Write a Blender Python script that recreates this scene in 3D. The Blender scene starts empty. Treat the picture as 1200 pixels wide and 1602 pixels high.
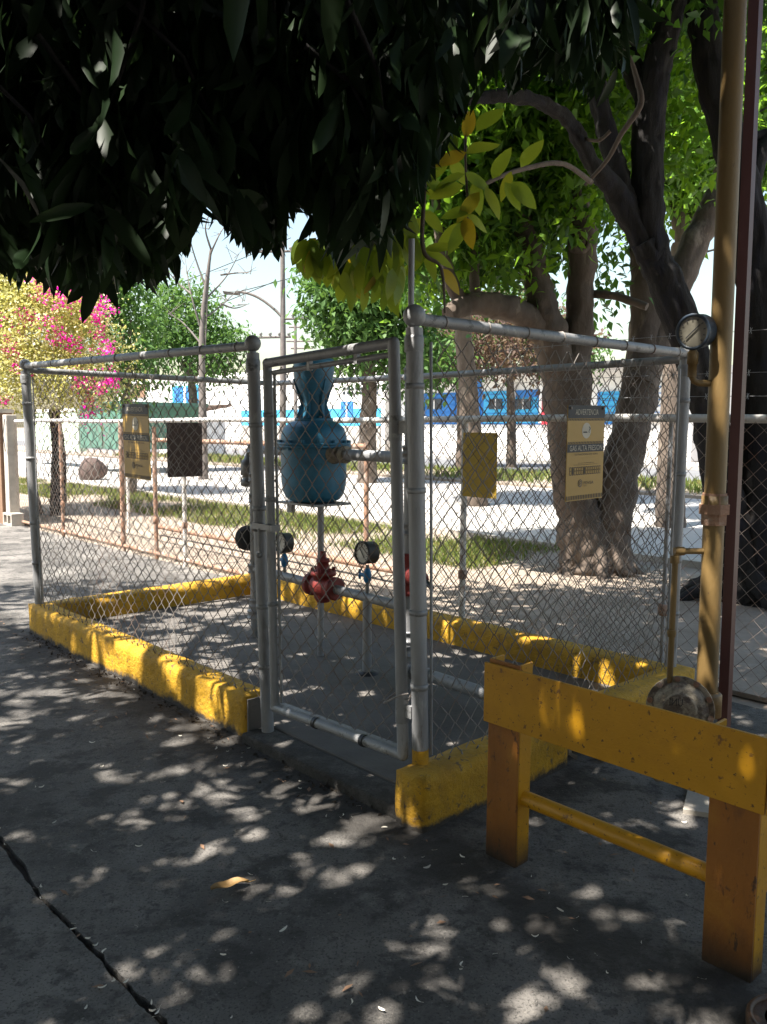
import bpy, math, random
import numpy as np
from mathutils import Vector, Matrix, noise as mnoise

random.seed(7); rng = np.random.default_rng(11)
D = bpy.data
sc = bpy.context.scene
COL = sc.collection
R_ = math.radians

# ------------------------------------------------------------------ camera
F, PITCH, ROLL, CH = 1290.0, R_(5.8), R_(0.4), 1.55          # focal length in photo pixels (1200 x 1602)
cam = D.cameras.new('camera'); cam.sensor_fit = 'VERTICAL'; cam.sensor_height = 24.0
cam.lens = 24.0 * F / 1602.0; cam.clip_start = 0.05; cam.clip_end = 2000
co = D.objects.new('camera', cam); COL.objects.link(co); sc.camera = co
fw = np.array([0, math.cos(PITCH), -math.sin(PITCH)]); rt = np.array([1.0, 0, 0]); up = np.cross(rt, fw)
r2 = math.cos(ROLL) * rt + math.sin(ROLL) * up; u2 = -math.sin(ROLL) * rt + math.cos(ROLL) * up
cm = Matrix(((r2[0], u2[0], -fw[0], 0), (r2[1], u2[1], -fw[1], 0), (r2[2], u2[2], -fw[2], CH), (0, 0, 0, 1)))
co.matrix_world = cm
CP = np.array([0, 0, CH])

# ------------------------------------------------------------------ sky, sun, exposure
SUN_H = (-0.80, -0.60); SUN_EL = R_(63)
w = D.worlds.new('World'); sc.world = w; w.use_nodes = True
nt = w.node_tree; nt.nodes.clear()
sky = nt.nodes.new('ShaderNodeTexSky'); sky.sky_type = 'NISHITA'; sky.sun_disc = False
sky.sun_elevation = SUN_EL; sky.sun_rotation = math.atan2(SUN_H[0], SUN_H[1]); sky.dust_density = 2.0; sky.air_density = 1.6
bg = nt.nodes.new('ShaderNodeBackground'); bg.inputs[1].default_value = 0.08
ow = nt.nodes.new('ShaderNodeOutputWorld')
nt.links.new(sky.outputs[0], bg.inputs[0]); nt.links.new(bg.outputs[0], ow.inputs[0])
sl = D.lights.new('sun', 'SUN'); sl.energy = 5.0; sl.angle = R_(0.53); sl.color = (1.0, 0.94, 0.85)
so = D.objects.new('sun', sl); COL.objects.link(so)
sdir = Vector((SUN_H[0] * math.cos(SUN_EL), SUN_H[1] * math.cos(SUN_EL), math.sin(SUN_EL)))
so.rotation_euler = sdir.to_track_quat('Z', 'Y').to_euler()
so.location = sdir * 40
sc.view_settings.view_transform = 'Standard'; sc.view_settings.look = 'None'
sc.view_settings.exposure = 1.8; sc.view_settings.gamma = 1.0; sc.view_settings.use_curve_mapping = False
sc.cycles.max_bounces = 8; sc.cycles.diffuse_bounces = 4; sc.cycles.transmission_bounces = 4

# ------------------------------------------------------------------ coordinate helpers
E1 = np.array([.685, -.7285]); E2 = np.array([.7285, .685]); L0 = np.array([-2.584, 6.104])
def En(a, b, z=0.0):                       # enclosure frame: a along the gate side, b across, metres
    p = L0 + E1 * a + E2 * b; return np.array([p[0], p[1], z])
def St(c1, c2, z=0.0):                     # street frame: c1 along the street, c2 away from the yard
    p = E1 * c1 + E2 * c2; return np.array([p[0], p[1], z])
def ray(px, py): return fw + r2 * (px - 600) / F - u2 * (py - 801) / F
def at(px, py, y):                         # a point at y metres ahead of the camera
    d = ray(px, py); return CP + d * (y / d[1])
def on_ground(px, py, z=0.0):
    d = ray(px, py); return CP + d * ((z - CH) / d[2])
def on_street(px, py, c2):                 # c1 and z on the vertical plane c2
    d = ray(px, py); t = c2 / (E2 @ d[:2]); p = CP + d * t; return float(E1 @ p[:2]), float(p[2])
def proj(P):
    d = np.asarray(P) - CP; wv = d @ fw
    wv = np.where(wv < 1e-3, 1e-3, wv)
    return 600 + F * (d @ r2) / wv, 801 - F * (d @ u2) / wv
EX = np.array([E1[0], E1[1], 0]); EY = np.array([E2[0], E2[1], 0]); EZ = np.array([0, 0, 1.0])

# ------------------------------------------------------------------ materials
def nd(t, ty, **kw):
    n = t.nodes.new(ty)
    for k, v in kw.items(): setattr(n, k, v)
    return n
def noise_node(t, co_, scale, detail=5, rough=.6, dist=0.0):
    n = nd(t, 'ShaderNodeTexNoise'); n.inputs['Scale'].default_value = scale; n.inputs['Detail'].default_value = detail
    n.inputs['Roughness'].default_value = rough; n.inputs['Distortion'].default_value = dist
    t.links.new(co_, n.inputs['Vector']); return n.outputs['Fac']
def ramp(t, fac, lo, hi):
    m = nd(t, 'ShaderNodeMapRange'); m.inputs[1].default_value = lo; m.inputs[2].default_value = hi
    t.links.new(fac, m.inputs[0]); return m.outputs[0]
def mixc(t, fac, a, b):
    m = nd(t, 'ShaderNodeMix', data_type='RGBA')
    for s, v in ((0, fac), (6, a), (7, b)):
        if isinstance(v, (tuple, list)): m.inputs[s].default_value = (*v, 1)
        elif isinstance(v, (int, float)): m.inputs[s].default_value = v
        else: t.links.new(v, m.inputs[s])
    return m.outputs[2]
def math_(t, op, a, b):
    m = nd(t, 'ShaderNodeMath', operation=op)
    for i, v in enumerate((a, b)):
        if isinstance(v, (int, float)): m.inputs[i].default_value = v
        else: t.links.new(v, m.inputs[i])
    return m.outputs[0]
def mat(name, col, rough=.6, var=.2, scale=6, metal=0, bump=0, bscale=60, layers=(), stretch=None, spec=.5, zlayer=None, island=0, coords='Object'):
    """layers: (colour, noise scale, lo, hi, strength); zlayer: (colour, height, softness, noise amount)"""
    m = D.materials.new(name); m.use_nodes = True; t = m.node_tree; t.nodes.clear()
    out = nd(t, 'ShaderNodeOutputMaterial'); b = nd(t, 'ShaderNodeBsdfPrincipled'); t.links.new(b.outputs[0], out.inputs[0])
    tc = nd(t, 'ShaderNodeTexCoord'); c = tc.outputs[coords]
    if stretch:
        mp = nd(t, 'ShaderNodeMapping'); mp.inputs['Scale'].default_value = stretch; t.links.new(c, mp.inputs[0]); c2 = mp.outputs[0]
    else: c2 = c
    n0 = noise_node(t, c2, scale)
    lo = tuple(x * (1 - var) for x in col); hi = tuple(min(1, x * (1 + var)) for x in col)
    cc = mixc(t, ramp(t, n0, .3, .7), lo, hi)
    for i, (lc, ls, l0, l1, st) in enumerate(layers):
        f_ = math_(t, 'MULTIPLY', ramp(t, noise_node(t, c2, ls, 8, .65, .3), l0, l1), st)
        cc = mixc(t, f_, cc, lc)
    if zlayer:
        zc, zh, zs, zn = zlayer
        sx = nd(t, 'ShaderNodeSeparateXYZ'); g = nd(t, 'ShaderNodeNewGeometry'); t.links.new(g.outputs['Position'], sx.inputs[0])
        nz = math_(t, 'MULTIPLY', math_(t, 'SUBTRACT', noise_node(t, c, 9, 8, .7), .5), zn)
        f_ = ramp(t, math_(t, 'ADD', sx.outputs[2], nz), zh + zs, zh)
        cc = mixc(t, f_, cc, zc)
    if island:
        g = nd(t, 'ShaderNodeNewGeometry'); h = nd(t, 'ShaderNodeHueSaturation')
        t.links.new(ramp(t, g.outputs['Random Per Island'], 0, 1), h.inputs['Value'])
        mr = nd(t, 'ShaderNodeMapRange'); mr.inputs[3].default_value = 1 - island; mr.inputs[4].default_value = 1 + island
        t.links.new(g.outputs['Random Per Island'], mr.inputs[0]); t.links.new(mr.outputs[0], h.inputs['Value'])
        t.links.new(cc, h.inputs['Color']); cc = h.outputs[0]
    t.links.new(cc, b.inputs['Base Color'])
    b.inputs['Metallic'].default_value = metal; b.inputs['Specular IOR Level'].default_value = spec
    rr = nd(t, 'ShaderNodeMapRange'); rr.inputs[3].default_value = max(0, rough - .12); rr.inputs[4].default_value = min(1, rough + .12)
    t.links.new(n0, rr.inputs[0]); t.links.new(rr.outputs[0], b.inputs['Roughness'])
    if bump:
        bn = nd(t, 'ShaderNodeBump'); bn.inputs['Strength'].default_value = bump; bn.inputs['Distance'].default_value = .02
        t.links.new(noise_node(t, c2, bscale, 8, .7), bn.inputs['Height']); t.links.new(bn.outputs[0], b.inputs['Normal'])
    return m
def yard_material():
    m = mat('yard_concrete', (.175, .162, .148), .82, .3, 2.0, bump=1.0, bscale=30,
            layers=[((.055, .051, .048), .8, .44, .60, .85), ((.03, .028, .027), 3.6, .52, .60, .75), ((.23, .213, .19), 6, .58, .66, .55), ((.03, .028, .026), 17, .54, .62, .65), ((.27, .25, .22), 75, .60, .68, .7), ((.018, .017, .016), 110, .54, .62, .75)])
    t = m.node_tree; b = next(n for n in t.nodes if n.type == 'BSDF_PRINCIPLED'); src = b.inputs['Base Color'].links[0].from_socket
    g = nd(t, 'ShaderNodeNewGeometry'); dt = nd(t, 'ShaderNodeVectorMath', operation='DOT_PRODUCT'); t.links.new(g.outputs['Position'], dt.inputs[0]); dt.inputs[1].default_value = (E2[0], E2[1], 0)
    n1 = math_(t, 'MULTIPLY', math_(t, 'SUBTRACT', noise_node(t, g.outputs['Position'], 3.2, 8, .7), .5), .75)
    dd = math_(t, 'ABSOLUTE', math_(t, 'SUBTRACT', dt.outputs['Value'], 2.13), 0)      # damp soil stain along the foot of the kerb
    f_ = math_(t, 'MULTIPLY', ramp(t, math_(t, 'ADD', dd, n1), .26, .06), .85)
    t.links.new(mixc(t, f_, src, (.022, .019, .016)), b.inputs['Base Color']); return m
def leaf_mat(name, c0, c1, trans=.35, rough=.45, tcol=None, c2=None, spec=.4):
    m = D.materials.new(name); m.use_nodes = True; t = m.node_tree; t.nodes.clear()
    out = nd(t, 'ShaderNodeOutputMaterial'); b = nd(t, 'ShaderNodeBsdfPrincipled'); tr = nd(t, 'ShaderNodeBsdfTranslucent'); mx = nd(t, 'ShaderNodeMixShader')
    g = nd(t, 'ShaderNodeNewGeometry')
    oi = nd(t, 'ShaderNodeObjectInfo')
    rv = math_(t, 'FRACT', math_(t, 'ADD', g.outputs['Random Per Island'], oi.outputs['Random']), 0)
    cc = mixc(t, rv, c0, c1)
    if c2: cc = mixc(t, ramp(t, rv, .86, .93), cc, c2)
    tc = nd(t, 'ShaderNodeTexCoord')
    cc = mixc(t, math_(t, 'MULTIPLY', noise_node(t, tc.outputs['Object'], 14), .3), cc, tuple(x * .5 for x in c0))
    t.links.new(cc, b.inputs['Base Color']); b.inputs['Roughness'].default_value = rough; b.inputs['Specular IOR Level'].default_value = spec
    h = nd(t, 'ShaderNodeHueSaturation'); h.inputs['Value'].default_value = 1.9; h.inputs['Saturation'].default_value = 1.1; h.inputs['Hue'].default_value = .48
    t.links.new(cc, h.inputs['Color']); t.links.new(h.outputs[0], tr.inputs[0])
    mx.inputs[0].default_value = trans
    t.links.new(b.outputs[0], mx.inputs[1]); t.links.new(tr.outputs[0], mx.inputs[2]); t.links.new(mx.outputs[0], out.inputs[0])
    return m

MT = {}
MT['yard'] = yard_material()
MT['slab'] = mat('slab_concrete', (.135, .122, .11), .85, .22, 3, bump=.4, bscale=60, layers=[((.08, .075, .07), 2.0, .48, .7, .8), ((.2, .18, .155), 7, .6, .75, .5), ((.05, .047, .045), 40, .6, .72, .6)])
MT['earth'] = mat('earth', (.27, .22, .175), .95, .2, 1.6, bump=.7, bscale=25, layers=[((.19, .145, .105), 2.5, .5, .7, .7), ((.34, .295, .25), 6, .55, .7, .6), ((.13, .10, .07), 30, .6, .7, .6)])
MT['joint'] = mat('joint_dirt', (.045, .035, .027), .95, .4, 20, bump=.8, bscale=90)
MT['pave'] = mat('pale_pavement', (.37, .35, .325), .9, .15, .8, bump=.2, bscale=30, layers=[((.33, .31, .285), 1.2, .5, .75, .6)])
MT['asphalt'] = mat('asphalt', (.13, .13, .135), .9, .2, 2, bump=.3, bscale=60)
MT['yellow'] = mat('yellow_kerb_paint', (.56, .305, .010), .65, .2, 7, bump=.9, bscale=38,
                   layers=[((.32, .16, .012), 2.3, .5, .7, .6), ((.28, .14, .012), 9, .54, .7, .65), ((.56, .34, .02), 5, .55, .7, .5), ((.10, .07, .045), 22, .58, .66, .85), ((.16, .11, .07), 55, .6, .68, .7)], zlayer=((.05, .042, .035), .012, .03, .15))
MT['byellow'] = mat('yellow_steel_paint', (.50, .245, .008), .42, .1, 5, bump=.12, bscale=80,
                    layers=[((.38, .17, .012), 6, .55, .75, .5), ((.07, .035, .02), 55, .61, .65, .9), ((.13, .06, .03), 17, .64, .69, .85), ((.25, .10, .012), 2.5, .5, .7, .6)], zlayer=((.05, .03, .02), .0, .12, .10))
MT['borange'] = mat('orange_primer', (.27, .10, .012), .5, .2, 5, bump=.2, bscale=60, stretch=(1, 1, .5), layers=[((.36, .17, .012), 5, .52, .7, .6), ((.05, .025, .015), 28, .6, .66, .9), ((.12, .05, .02), 9, .56, .7, .6)], zlayer=((.02, .014, .01), .0, .16, .12))
MT['pyellow'] = mat('ochre_pipe_paint', (.185, .117, .04), .5, .2, 6, bump=.15, bscale=60, stretch=(1, 1, .35), layers=[((.25, .14, .04), 8, .55, .72, .7), ((.09, .05, .03), 30, .66, .70, .8)])
MT['galv'] = mat('silver_painted_pipe', (.28, .282, .29), .5, .2, 9, metal=.2, bump=.25, bscale=60, stretch=(1, 1, .25),
                 layers=[((.13, .13, .13), 10, .57, .66, .8), ((.42, .42, .41), 14, .6, .68, .7), ((.14, .08, .05), 26, .66, .70, .8)])
MT['rail'] = mat('silver_painted_rail', (.26, .262, .265), .5, .2, 9, metal=.2, bump=.18, bscale=60,
                 layers=[((.10, .10, .10), 16, .57, .64, .85), ((.46, .46, .45), 12, .58, .66, .7)])
MT['rust'] = mat('rusty_pipe', (.33, .19, .125), .8, .25, 10, bump=.4, bscale=60, layers=[((.55, .47, .41), 9, .5, .66, .75), ((.16, .07, .04), 20, .55, .7, .8)])
MT['whitepipe'] = mat('white_pipe', (.62, .6, .57), .6, .12, 10, layers=[((.33, .2, .14), 16, .56, .66, .8)])
MT['wire'] = mat('rusted_wire', (.27, .245, .225), .6, .3, 20, metal=.2, layers=[((.12, .066, .045), 4.0, .46, .64, .9), ((.34, .33, .32), 2.2, .58, .7, .8)])
MT['pwire'] = mat('fence_wire', (.30, .25, .22), .6, .3, 20, metal=.2, layers=[((.17, .085, .055), 3.0, .42, .6, .95)])
MT['blue'] = mat('blue_enamel', (.03, .155, .255), .42, .25, 8, bump=.2, bscale=50, layers=[((.03, .06, .09), 12, .58, .68, .7), ((.06, .24, .38), 6, .6, .7, .5)])
MT['bluevalve'] = mat('blue_valve_paint', (.02, .16, .36), .4, .2, 20)
MT['red'] = mat('red_valve_paint', (.21, .024, .02), .5, .22, 18, bump=.4, bscale=70, layers=[((.10, .02, .015), 16, .55, .7, .8)])
MT['black'] = mat('black_gauge_case', (.018, .019, .022), .45, .3, 20)
MT['gcase'] = mat('dark_blue_gauge_case', (.035, .052, .075), .4, .25, 20)
MT['dial'] = mat('dial_face', (.46, .44, .38), .35, .15, 20, layers=[((.25, .24, .2), 30, .55, .7, .5)])
MT['olddial'] = mat('weathered_dial', (.15, .14, .11), .3, .2, 20)
MT['brown'] = mat('maroon_steel', (.085, .028, .026), .5, .2, 8, stretch=(1, 1, .2), layers=[((.16, .07, .05), 10, .6, .72, .6)])
MT['steel'] = mat('grey_steel', (.22, .22, .22), .5, .2, 10, metal=.5)
MT['cast'] = mat('cast_body', (.33, .29, .22), .6, .2, 10, bump=.5, bscale=60, layers=[((.09, .065, .05), 14, .47, .58, .9)])
MT['signy'] = mat('sign_amber', (.42, .255, .05), .5, .06, 4)
MT['sback_shade'] = mat('sign_back_shaded', (.085, .05, .04), .6, .2, 14, layers=[((.05, .035, .035), 9, .5, .7, .8)])  # sign backing with its shade put into the colour
MT['sback_lit'] = mat('sign_back_sunlit', (.62, .40, .05), .6, .1, 8)  # same backing as the dark one, coloured as sunlit
MT['ink'] = mat('sign_black', (.025, .027, .032), .6, .2, 10)
MT['cream'] = mat('sign_pale', (.55, .50, .40), .6, .05, 10)
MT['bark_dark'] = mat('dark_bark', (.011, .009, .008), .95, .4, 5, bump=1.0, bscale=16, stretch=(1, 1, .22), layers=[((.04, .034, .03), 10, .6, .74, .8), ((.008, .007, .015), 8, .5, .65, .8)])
MT['bark_pale'] = mat('grey_brown_bark', (.12, .092, .072), .9, .25, 4, bump=.9, bscale=14, stretch=(1, 1, .4), layers=[((.075, .055, .042), 5, .48, .66, .85), ((.33, .275, .22), 6, .58, .72, .7)])
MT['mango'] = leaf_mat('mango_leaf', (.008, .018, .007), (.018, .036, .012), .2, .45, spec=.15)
MT['green'] = leaf_mat('street_tree_leaf', (.09, .195, .025), (.15, .29, .045), .5, .5)
MT['dgreen'] = leaf_mat('dark_tree_leaf', (.04, .11, .02), (.08, .18, .035), .42, .45)
MT['ygreen'] = leaf_mat('yellowing_leaf', (.12, .19, .028), (.20, .25, .04), .5, .45, c2=(.26, .21, .03))
MT['far_green'] = leaf_mat('far_leaf', (.05, .12, .03), (.10, .19, .045), .35, .6)
MT['dry'] = leaf_mat('dry_leaf', (.10, .06, .05), (.13, .10, .05), .3, .7)
MT['boug'] = leaf_mat('variegated_leaf', (.34, .35, .09), (.60, .59, .27), .35, .5, c2=(.78, .76, .60))
MT['bract'] = leaf_mat('magenta_bract', (.55, .018, .24), (.70, .05, .36), .35, .5)
MT['grass'] = leaf_mat('grass_blade', (.07, .125, .02), (.17, .19, .045), .3, .6, c2=(.32, .27, .10))
MT['dryleaf'] = mat('fallen_leaf', (.33, .20, .07), .6, .3, 20)
MT['petal'] = mat('pale_husk', (.62, .58, .50), .7, .15, 20, island=.25)
MT['bwhite'] = mat('white_wall', (.78, .76, .73), .85, .06, .5, layers=[((.6, .58, .55), .6, .55, .75, .4)])
MT['bcyan'] = mat('cyan_wall_paint', (.05, .36, .62), .7, .08, .8)
MT['bblue'] = mat('blue_wall_paint', (.03, .17, .47), .7, .12, .8)
MT['bred'] = mat('red_paint', (.55, .03, .05), .6, .1, 2)
MT['bdark'] = mat('dark_glass', (.03, .04, .055), .2, .1, 2)
MT['bgrey'] = mat('grey_sheet', (.38, .37, .36), .6, .1, 2)
MT['bgreen'] = mat('green_sheet', (.07, .17, .13), .6, .15, 2)
MT['palegreen'] = mat('pale_green_wall', (.55, .66, .52), .8, .08, 1)
MT['mud'] = mat('brown_wall', (.22, .13, .08), .9, .2, 3, bump=.4, bscale=20)
MT['concp'] = mat('grey_concrete', (.42, .38, .33), .9, .2, 6, bump=.4, bscale=40)
MT['wood'] = mat('grey_pole', (.15, .13, .12), .9, .2, 6)
MT['rubber'] = mat('rubber', (.02, .02, .02), .8, .1, 10)
MT['cable'] = mat('cable', (.03, .03, .03), .7, .1, 10)
MT['carpaint'] = mat('dark_car_paint', (.05, .055, .065), .25, .1, 3)
MT['rock'] = mat('boulder', (.09, .06, .052), .9, .3, 4, bump=.6, bscale=14)

# ------------------------------------------------------------------ mesh building
class MB:
    def __init__(s): s.v = []; s.f = []; s.sm = []
    def add(s, vs, fs, smooth=False):
        o = len(s.v); s.v.extend([tuple(map(float, p)) for p in vs]); s.f.extend([tuple(i + o for i in q) for q in fs]); s.sm.extend([smooth] * len(fs)); return s
    def obox(s, o, ax, ay, az):            # corner o and three edge vectors
        o, ax, ay, az = map(np.asarray, (o, ax, ay, az))
        vs = [o, o + ax, o + ax + ay, o + ay, o + az, o + ax + az, o + ax + ay + az, o + ay + az]
        return s.add(vs, [(0, 3, 2, 1), (4, 5, 6, 7), (0, 1, 5, 4), (1, 2, 6, 5), (2, 3, 7, 6), (3, 0, 4, 7)])
    def ebox(s, a0, a1, b0, b1, z0, z1): return s.obox(En(a0, b0, z0), EX * (a1 - a0), EY * (b1 - b0), EZ * (z1 - z0))
    def sbox(s, a0, a1, b0, b1, z0, z1): return s.obox(St(a0, b0, z0), EX * (a1 - a0), EY * (b1 - b0), EZ * (z1 - z0))
    def tube(s, pts, rad, n=10, cap=True, smooth=True, jit=0.0, ridge=0.0):
        P = [np.asarray(p, float) for p in pts]; k = len(P)
        if not hasattr(rad, '__len__'): rad = [rad] * k
        ref = None; vs = []
        for i in range(k):
            t = P[min(i + 1, k - 1)] - P[max(i - 1, 0)]; t = t / (np.linalg.norm(t) + 1e-9)
            if ref is None:
                ref = np.array([1.0, 0, 0]) if abs(t[0]) < .8 else np.array([0, 1.0, 0])
            x = ref - t * (ref @ t); x /= np.linalg.norm(x) + 1e-9; ref = x; y = np.cross(t, x)
            for j in range(n):
                a = 2 * math.pi * j / n; rr = rad[i]
                q = P[i] + (x * math.cos(a) + y * math.sin(a)) * rr
                if jit:
                    q = q + (x * math.cos(a) + y * math.sin(a)) * rr * jit * mnoise.noise(Vector(q * (1.1 / max(rad[i], .02)) * .6))
                if ridge:
                    q = q + (x * math.cos(a) + y * math.sin(a)) * ridge * (mnoise.noise(Vector((math.cos(a) * rr * 22, math.sin(a) * rr * 22, i * .22))) + .6 * mnoise.noise(Vector((math.cos(a) * rr * 48, math.sin(a) * rr * 48, i * .5))))
                vs.append(q)
        fs = []
        for i in range(k - 1):
            for j in range(n):
                fs.append((i * n + j, i * n + (j + 1) % n, (i + 1) * n + (j + 1) % n, (i + 1) * n + j))
        s.add(vs, fs, smooth)
        if cap:
            s.add(vs[:n], [tuple(range(n))[::-1]]); s.add(vs[-n:], [tuple(range(n))])
        return s
    def lathe(s, o, axis, prof, n=20, smooth=True):   # prof: (distance along axis, radius)
        ax = np.asarray(axis, float); ax /= np.linalg.norm(ax)
        return s.tube([np.asarray(o) + ax * h for h, r in prof], [max(r, 1e-4) for h, r in prof], n, True, smooth) if False else s._lathe(o, ax, prof, n, smooth)
    def _lathe(s, o, ax, prof, n, smooth):
        o = np.asarray(o, float); x = np.array([1.0, 0, 0]) if abs(ax[0]) < .8 else np.array([0, 1.0, 0])
        x = x - ax * (x @ ax); x /= np.linalg.norm(x); y = np.cross(ax, x); vs = []; fs = []
        for h, r in prof:
            for j in range(n):
                a = 2 * math.pi * j / n; vs.append(o + ax * h + (x * math.cos(a) + y * math.sin(a)) * max(r, 1e-4))
        for i in range(len(prof) - 1):
            for j in range(n): fs.append((i * n + j, i * n + (j + 1) % n, (i + 1) * n + (j + 1) % n, (i + 1) * n + j))
        s.add(vs, fs, smooth); s.add(vs[:n], [tuple(range(n))[::-1]]); s.add(vs[-n:], [tuple(range(n))]); return s
    def ball(s, c, r, n=14):
        pr = [(-r * math.cos(math.pi * i / 8), r * math.sin(math.pi * i / 8)) for i in range(9)]
        return s._lathe(c, np.array([0, 0, 1.0]), pr, n, True)
    def build(s, name, m, parent=None, bevel=0):
        me = D.meshes.new(name); off = np.array(parent_loc(parent))
        me.from_pydata([tuple(np.asarray(p) - off) for p in s.v], [], s.f)
        me.polygons.foreach_set('use_smooth', s.sm); me.update()
        o = D.objects.new(name, me); COL.objects.link(o)
        if m: me.materials.append(MT[m] if isinstance(m, str) else m)
        if parent is not None: o.parent = parent
        if bevel:
            bv = o.modifiers.new('bevel', 'BEVEL'); bv.width = bevel; bv.segments = 2; bv.limit_method = 'ANGLE'
        return o
def parent_loc(p):
    l = Vector((0, 0, 0))
    while p is not None: l = l + p.location; p = p.parent
    return l
def tag(o, label=None, cat=None, group=None, kind=None):
    for k, v in (('label', label), ('category', cat), ('group', group), ('kind', kind)):
        if v: o[k] = v
    return o
def thing(name, loc, label, cat, group=None):
    o = D.objects.new(name, None); o.empty_display_size = .1; o.location = tuple(map(float, loc)); COL.objects.link(o)
    return tag(o, label, cat, group)
def np_mesh(name, V, T, m, parent=None, smooth=False, kind=None):
    V = np.asarray(V, np.float32) - np.array(parent_loc(parent), np.float32); T = np.asarray(T, np.int32); k = T.shape[1]
    me = D.meshes.new(name); me.vertices.add(len(V)); me.vertices.foreach_set('co', V.ravel())
    me.loops.add(T.size); me.loops.foreach_set('vertex_index', T.ravel())
    me.polygons.add(len(T)); me.polygons.foreach_set('loop_start', np.arange(0, T.size, k, dtype=np.int32))
    if smooth: me.polygons.foreach_set('use_smooth', np.ones(len(T), bool))
    me.update(calc_edges=True); me.validate()
    o = D.objects.new(name, me); COL.objects.link(o); me.materials.append(MT[m])
    if parent is not None: o.parent = parent
    if kind: o['kind'] = kind
    return o
TEMPL = {
    'lance': (np.array([(0, 0, 0), (.18, -.30, .02), (.18, 0, 0), (.18, .30, .02), (.48, -.5, .03), (.48, 0, -.015), (.48, .5, .03), (.8, -.33, -.06), (.8, 0, -.085), (.8, .33, -.06), (1, 0, -.17)]),
              np.array([(0, 2, 1), (0, 3, 2), (1, 2, 5), (1, 5, 4), (2, 3, 6), (2, 6, 5), (4, 5, 8), (4, 8, 7), (5, 6, 9), (5, 9, 8), (7, 8, 10), (8, 9, 10)])),
    'ovate': (np.array([(0, 0, 0), (.3, -.42, .04), (.3, 0, 0), (.3, .42, .04), (.65, -.4, .0), (.65, 0, -.04), (.65, .4, .0), (1, 0, -.13)]),
              np.array([(0, 2, 1), (0, 3, 2), (1, 2, 5), (1, 5, 4), (2, 3, 6), (2, 6, 5), (4, 5, 7), (5, 6, 7)])),
    'fold': (np.array([(0, 0, 0), (.42, -.5, .07), (.45, 0, 0), (.42, .5, .07), (1, 0, -.1)]), np.array([(0, 2, 1), (0, 3, 2), (1, 2, 4), (2, 3, 4)])),
    'simple': (np.array([(0, 0, 0), (.42, -.5, 0), (.42, .5, 0), (1, 0, -.1)]), np.array([(0, 2, 1), (1, 2, 3)])),
}
def nrm(v): return v / (np.linalg.norm(v, axis=-1, keepdims=True) + 1e-9)
def leaf_geom(pos, d, n, Ln, Wd, kind):
    T, tri = TEMPL[kind]; d = nrm(d); s = nrm(np.cross(d, n)); n = np.cross(s, d)
    V = pos[:, None] + d[:, None] * (T[None, :, 0:1] * Ln[:, None, None]) + s[:, None] * (T[None, :, 1:2] * Wd[:, None, None]) + n[:, None] * (T[None, :, 2:3] * Ln[:, None, None])
    N = len(pos); k = len(T); F_ = (tri[None] + (np.arange(N) * k)[:, None, None]).reshape(-1, 3)
    return V.reshape(-1, 3), F_
def rand_dirs(n): return nrm(rng.normal(size=(n, 3)))

# ------------------------------------------------------------------ ground, street
def sheet(name, pts, z, m, kind='structure', depth=0.0):
    b = MB(); n = len(pts)
    top = [(p[0], p[1], z) for p in pts]
    if depth:
        bot = [(p[0], p[1], z - depth) for p in pts]
        b.add(top + bot, [tuple(range(n))] + [(i, n + i, n + (i + 1) % n, (i + 1) % n) for i in range(n)])
    else: b.add(top, [tuple(range(n))])
    o = b.build(name, m); o['kind'] = kind; return o
sheet('ground', [(-500, -60), (500, -60), (500, 700), (-500, 700)], -.06, 'earth')
def st_strip(name, c2a, c2b, z, m, depth=.1, c1a=-120, c1b=60): return sheet(name, [St(c1a, c2a)[:2], St(c1b, c2a)[:2], St(c1b, c2b)[:2], St(c1a, c2b)[:2]], z, m, depth=depth)
# yard of two concrete slabs parted by an open joint
JP = [on_ground(px, py)[:2] for px, py in ((0, 1312), (30, 1350), (62, 1402), (100, 1440), (132, 1474), (165, 1508), (200, 1545), (232, 1575), (260, 1602))]
jd0 = nrm(JP[0] - JP[-1]); start = JP[0] + jd0 * 22; end = JP[-1] - jd0 * 22
line = [start + (JP[0] - start) * k / 60 for k in range(60)] + JP + [JP[-1] + (end - JP[-1]) * k / 40 for k in range(1, 41)]
fine = []
for i in range(len(line) - 1):
    for k in range(6): fine.append(line[i] + (line[i + 1] - line[i]) * k / 6)
fine.append(line[-1]); jn = np.array([-jd0[1], jd0[0]])
if jn @ np.array([1, 0]) > 0: jn = -jn        # points to the left slab
def jedge(off, seed):
    out = []
    for i, p in enumerate(fine):
        q = Vector((p[0] * 9 + seed, p[1] * 9, seed)); q2 = Vector((p[0] * 40 + seed, p[1] * 40, seed))
        q0 = Vector((p[0] * 2.3 + seed, p[1] * 2.3, seed)); out.append(p + jn * (off * (1 + .9 * mnoise.noise(q0)) + (.007 * mnoise.noise(q) + .008 * mnoise.noise(q2))))
    return out
eL = jedge(.011, 3.1); eR = jedge(-.011, 8.7)
far_c2 = 4.62
def joint_slab(name, edge, far):          # strip of quads from the joint edge to the far side, with a side face down the joint
    k = len(edge); vs = [(p[0], p[1], 0) for p in edge] + [(*far(p), 0) for p in edge] + [(p[0], p[1], -.05) for p in edge]
    fs = []
    for i in range(k - 1): fs += [(i, i + 1, k + i + 1, k + i), (2 * k + i, 2 * k + i + 1, i + 1, i)]
    o = MB().add(vs, fs).build(name, 'yard'); o['kind'] = 'structure'; return o
joint_slab('yard_slab', eR, lambda p: St(float(E1 @ p), far_c2)[:2])
joint_slab('yard_slab', eL, lambda p: p + jn * 25)
sheet('joint_bed', [p + jn * .05 for p in fine] + [p - jn * .05 for p in fine[::-1]], -.022, 'joint')
st_strip('verge', 4.9, 9.0, -.02, 'earth', .03)
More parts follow.
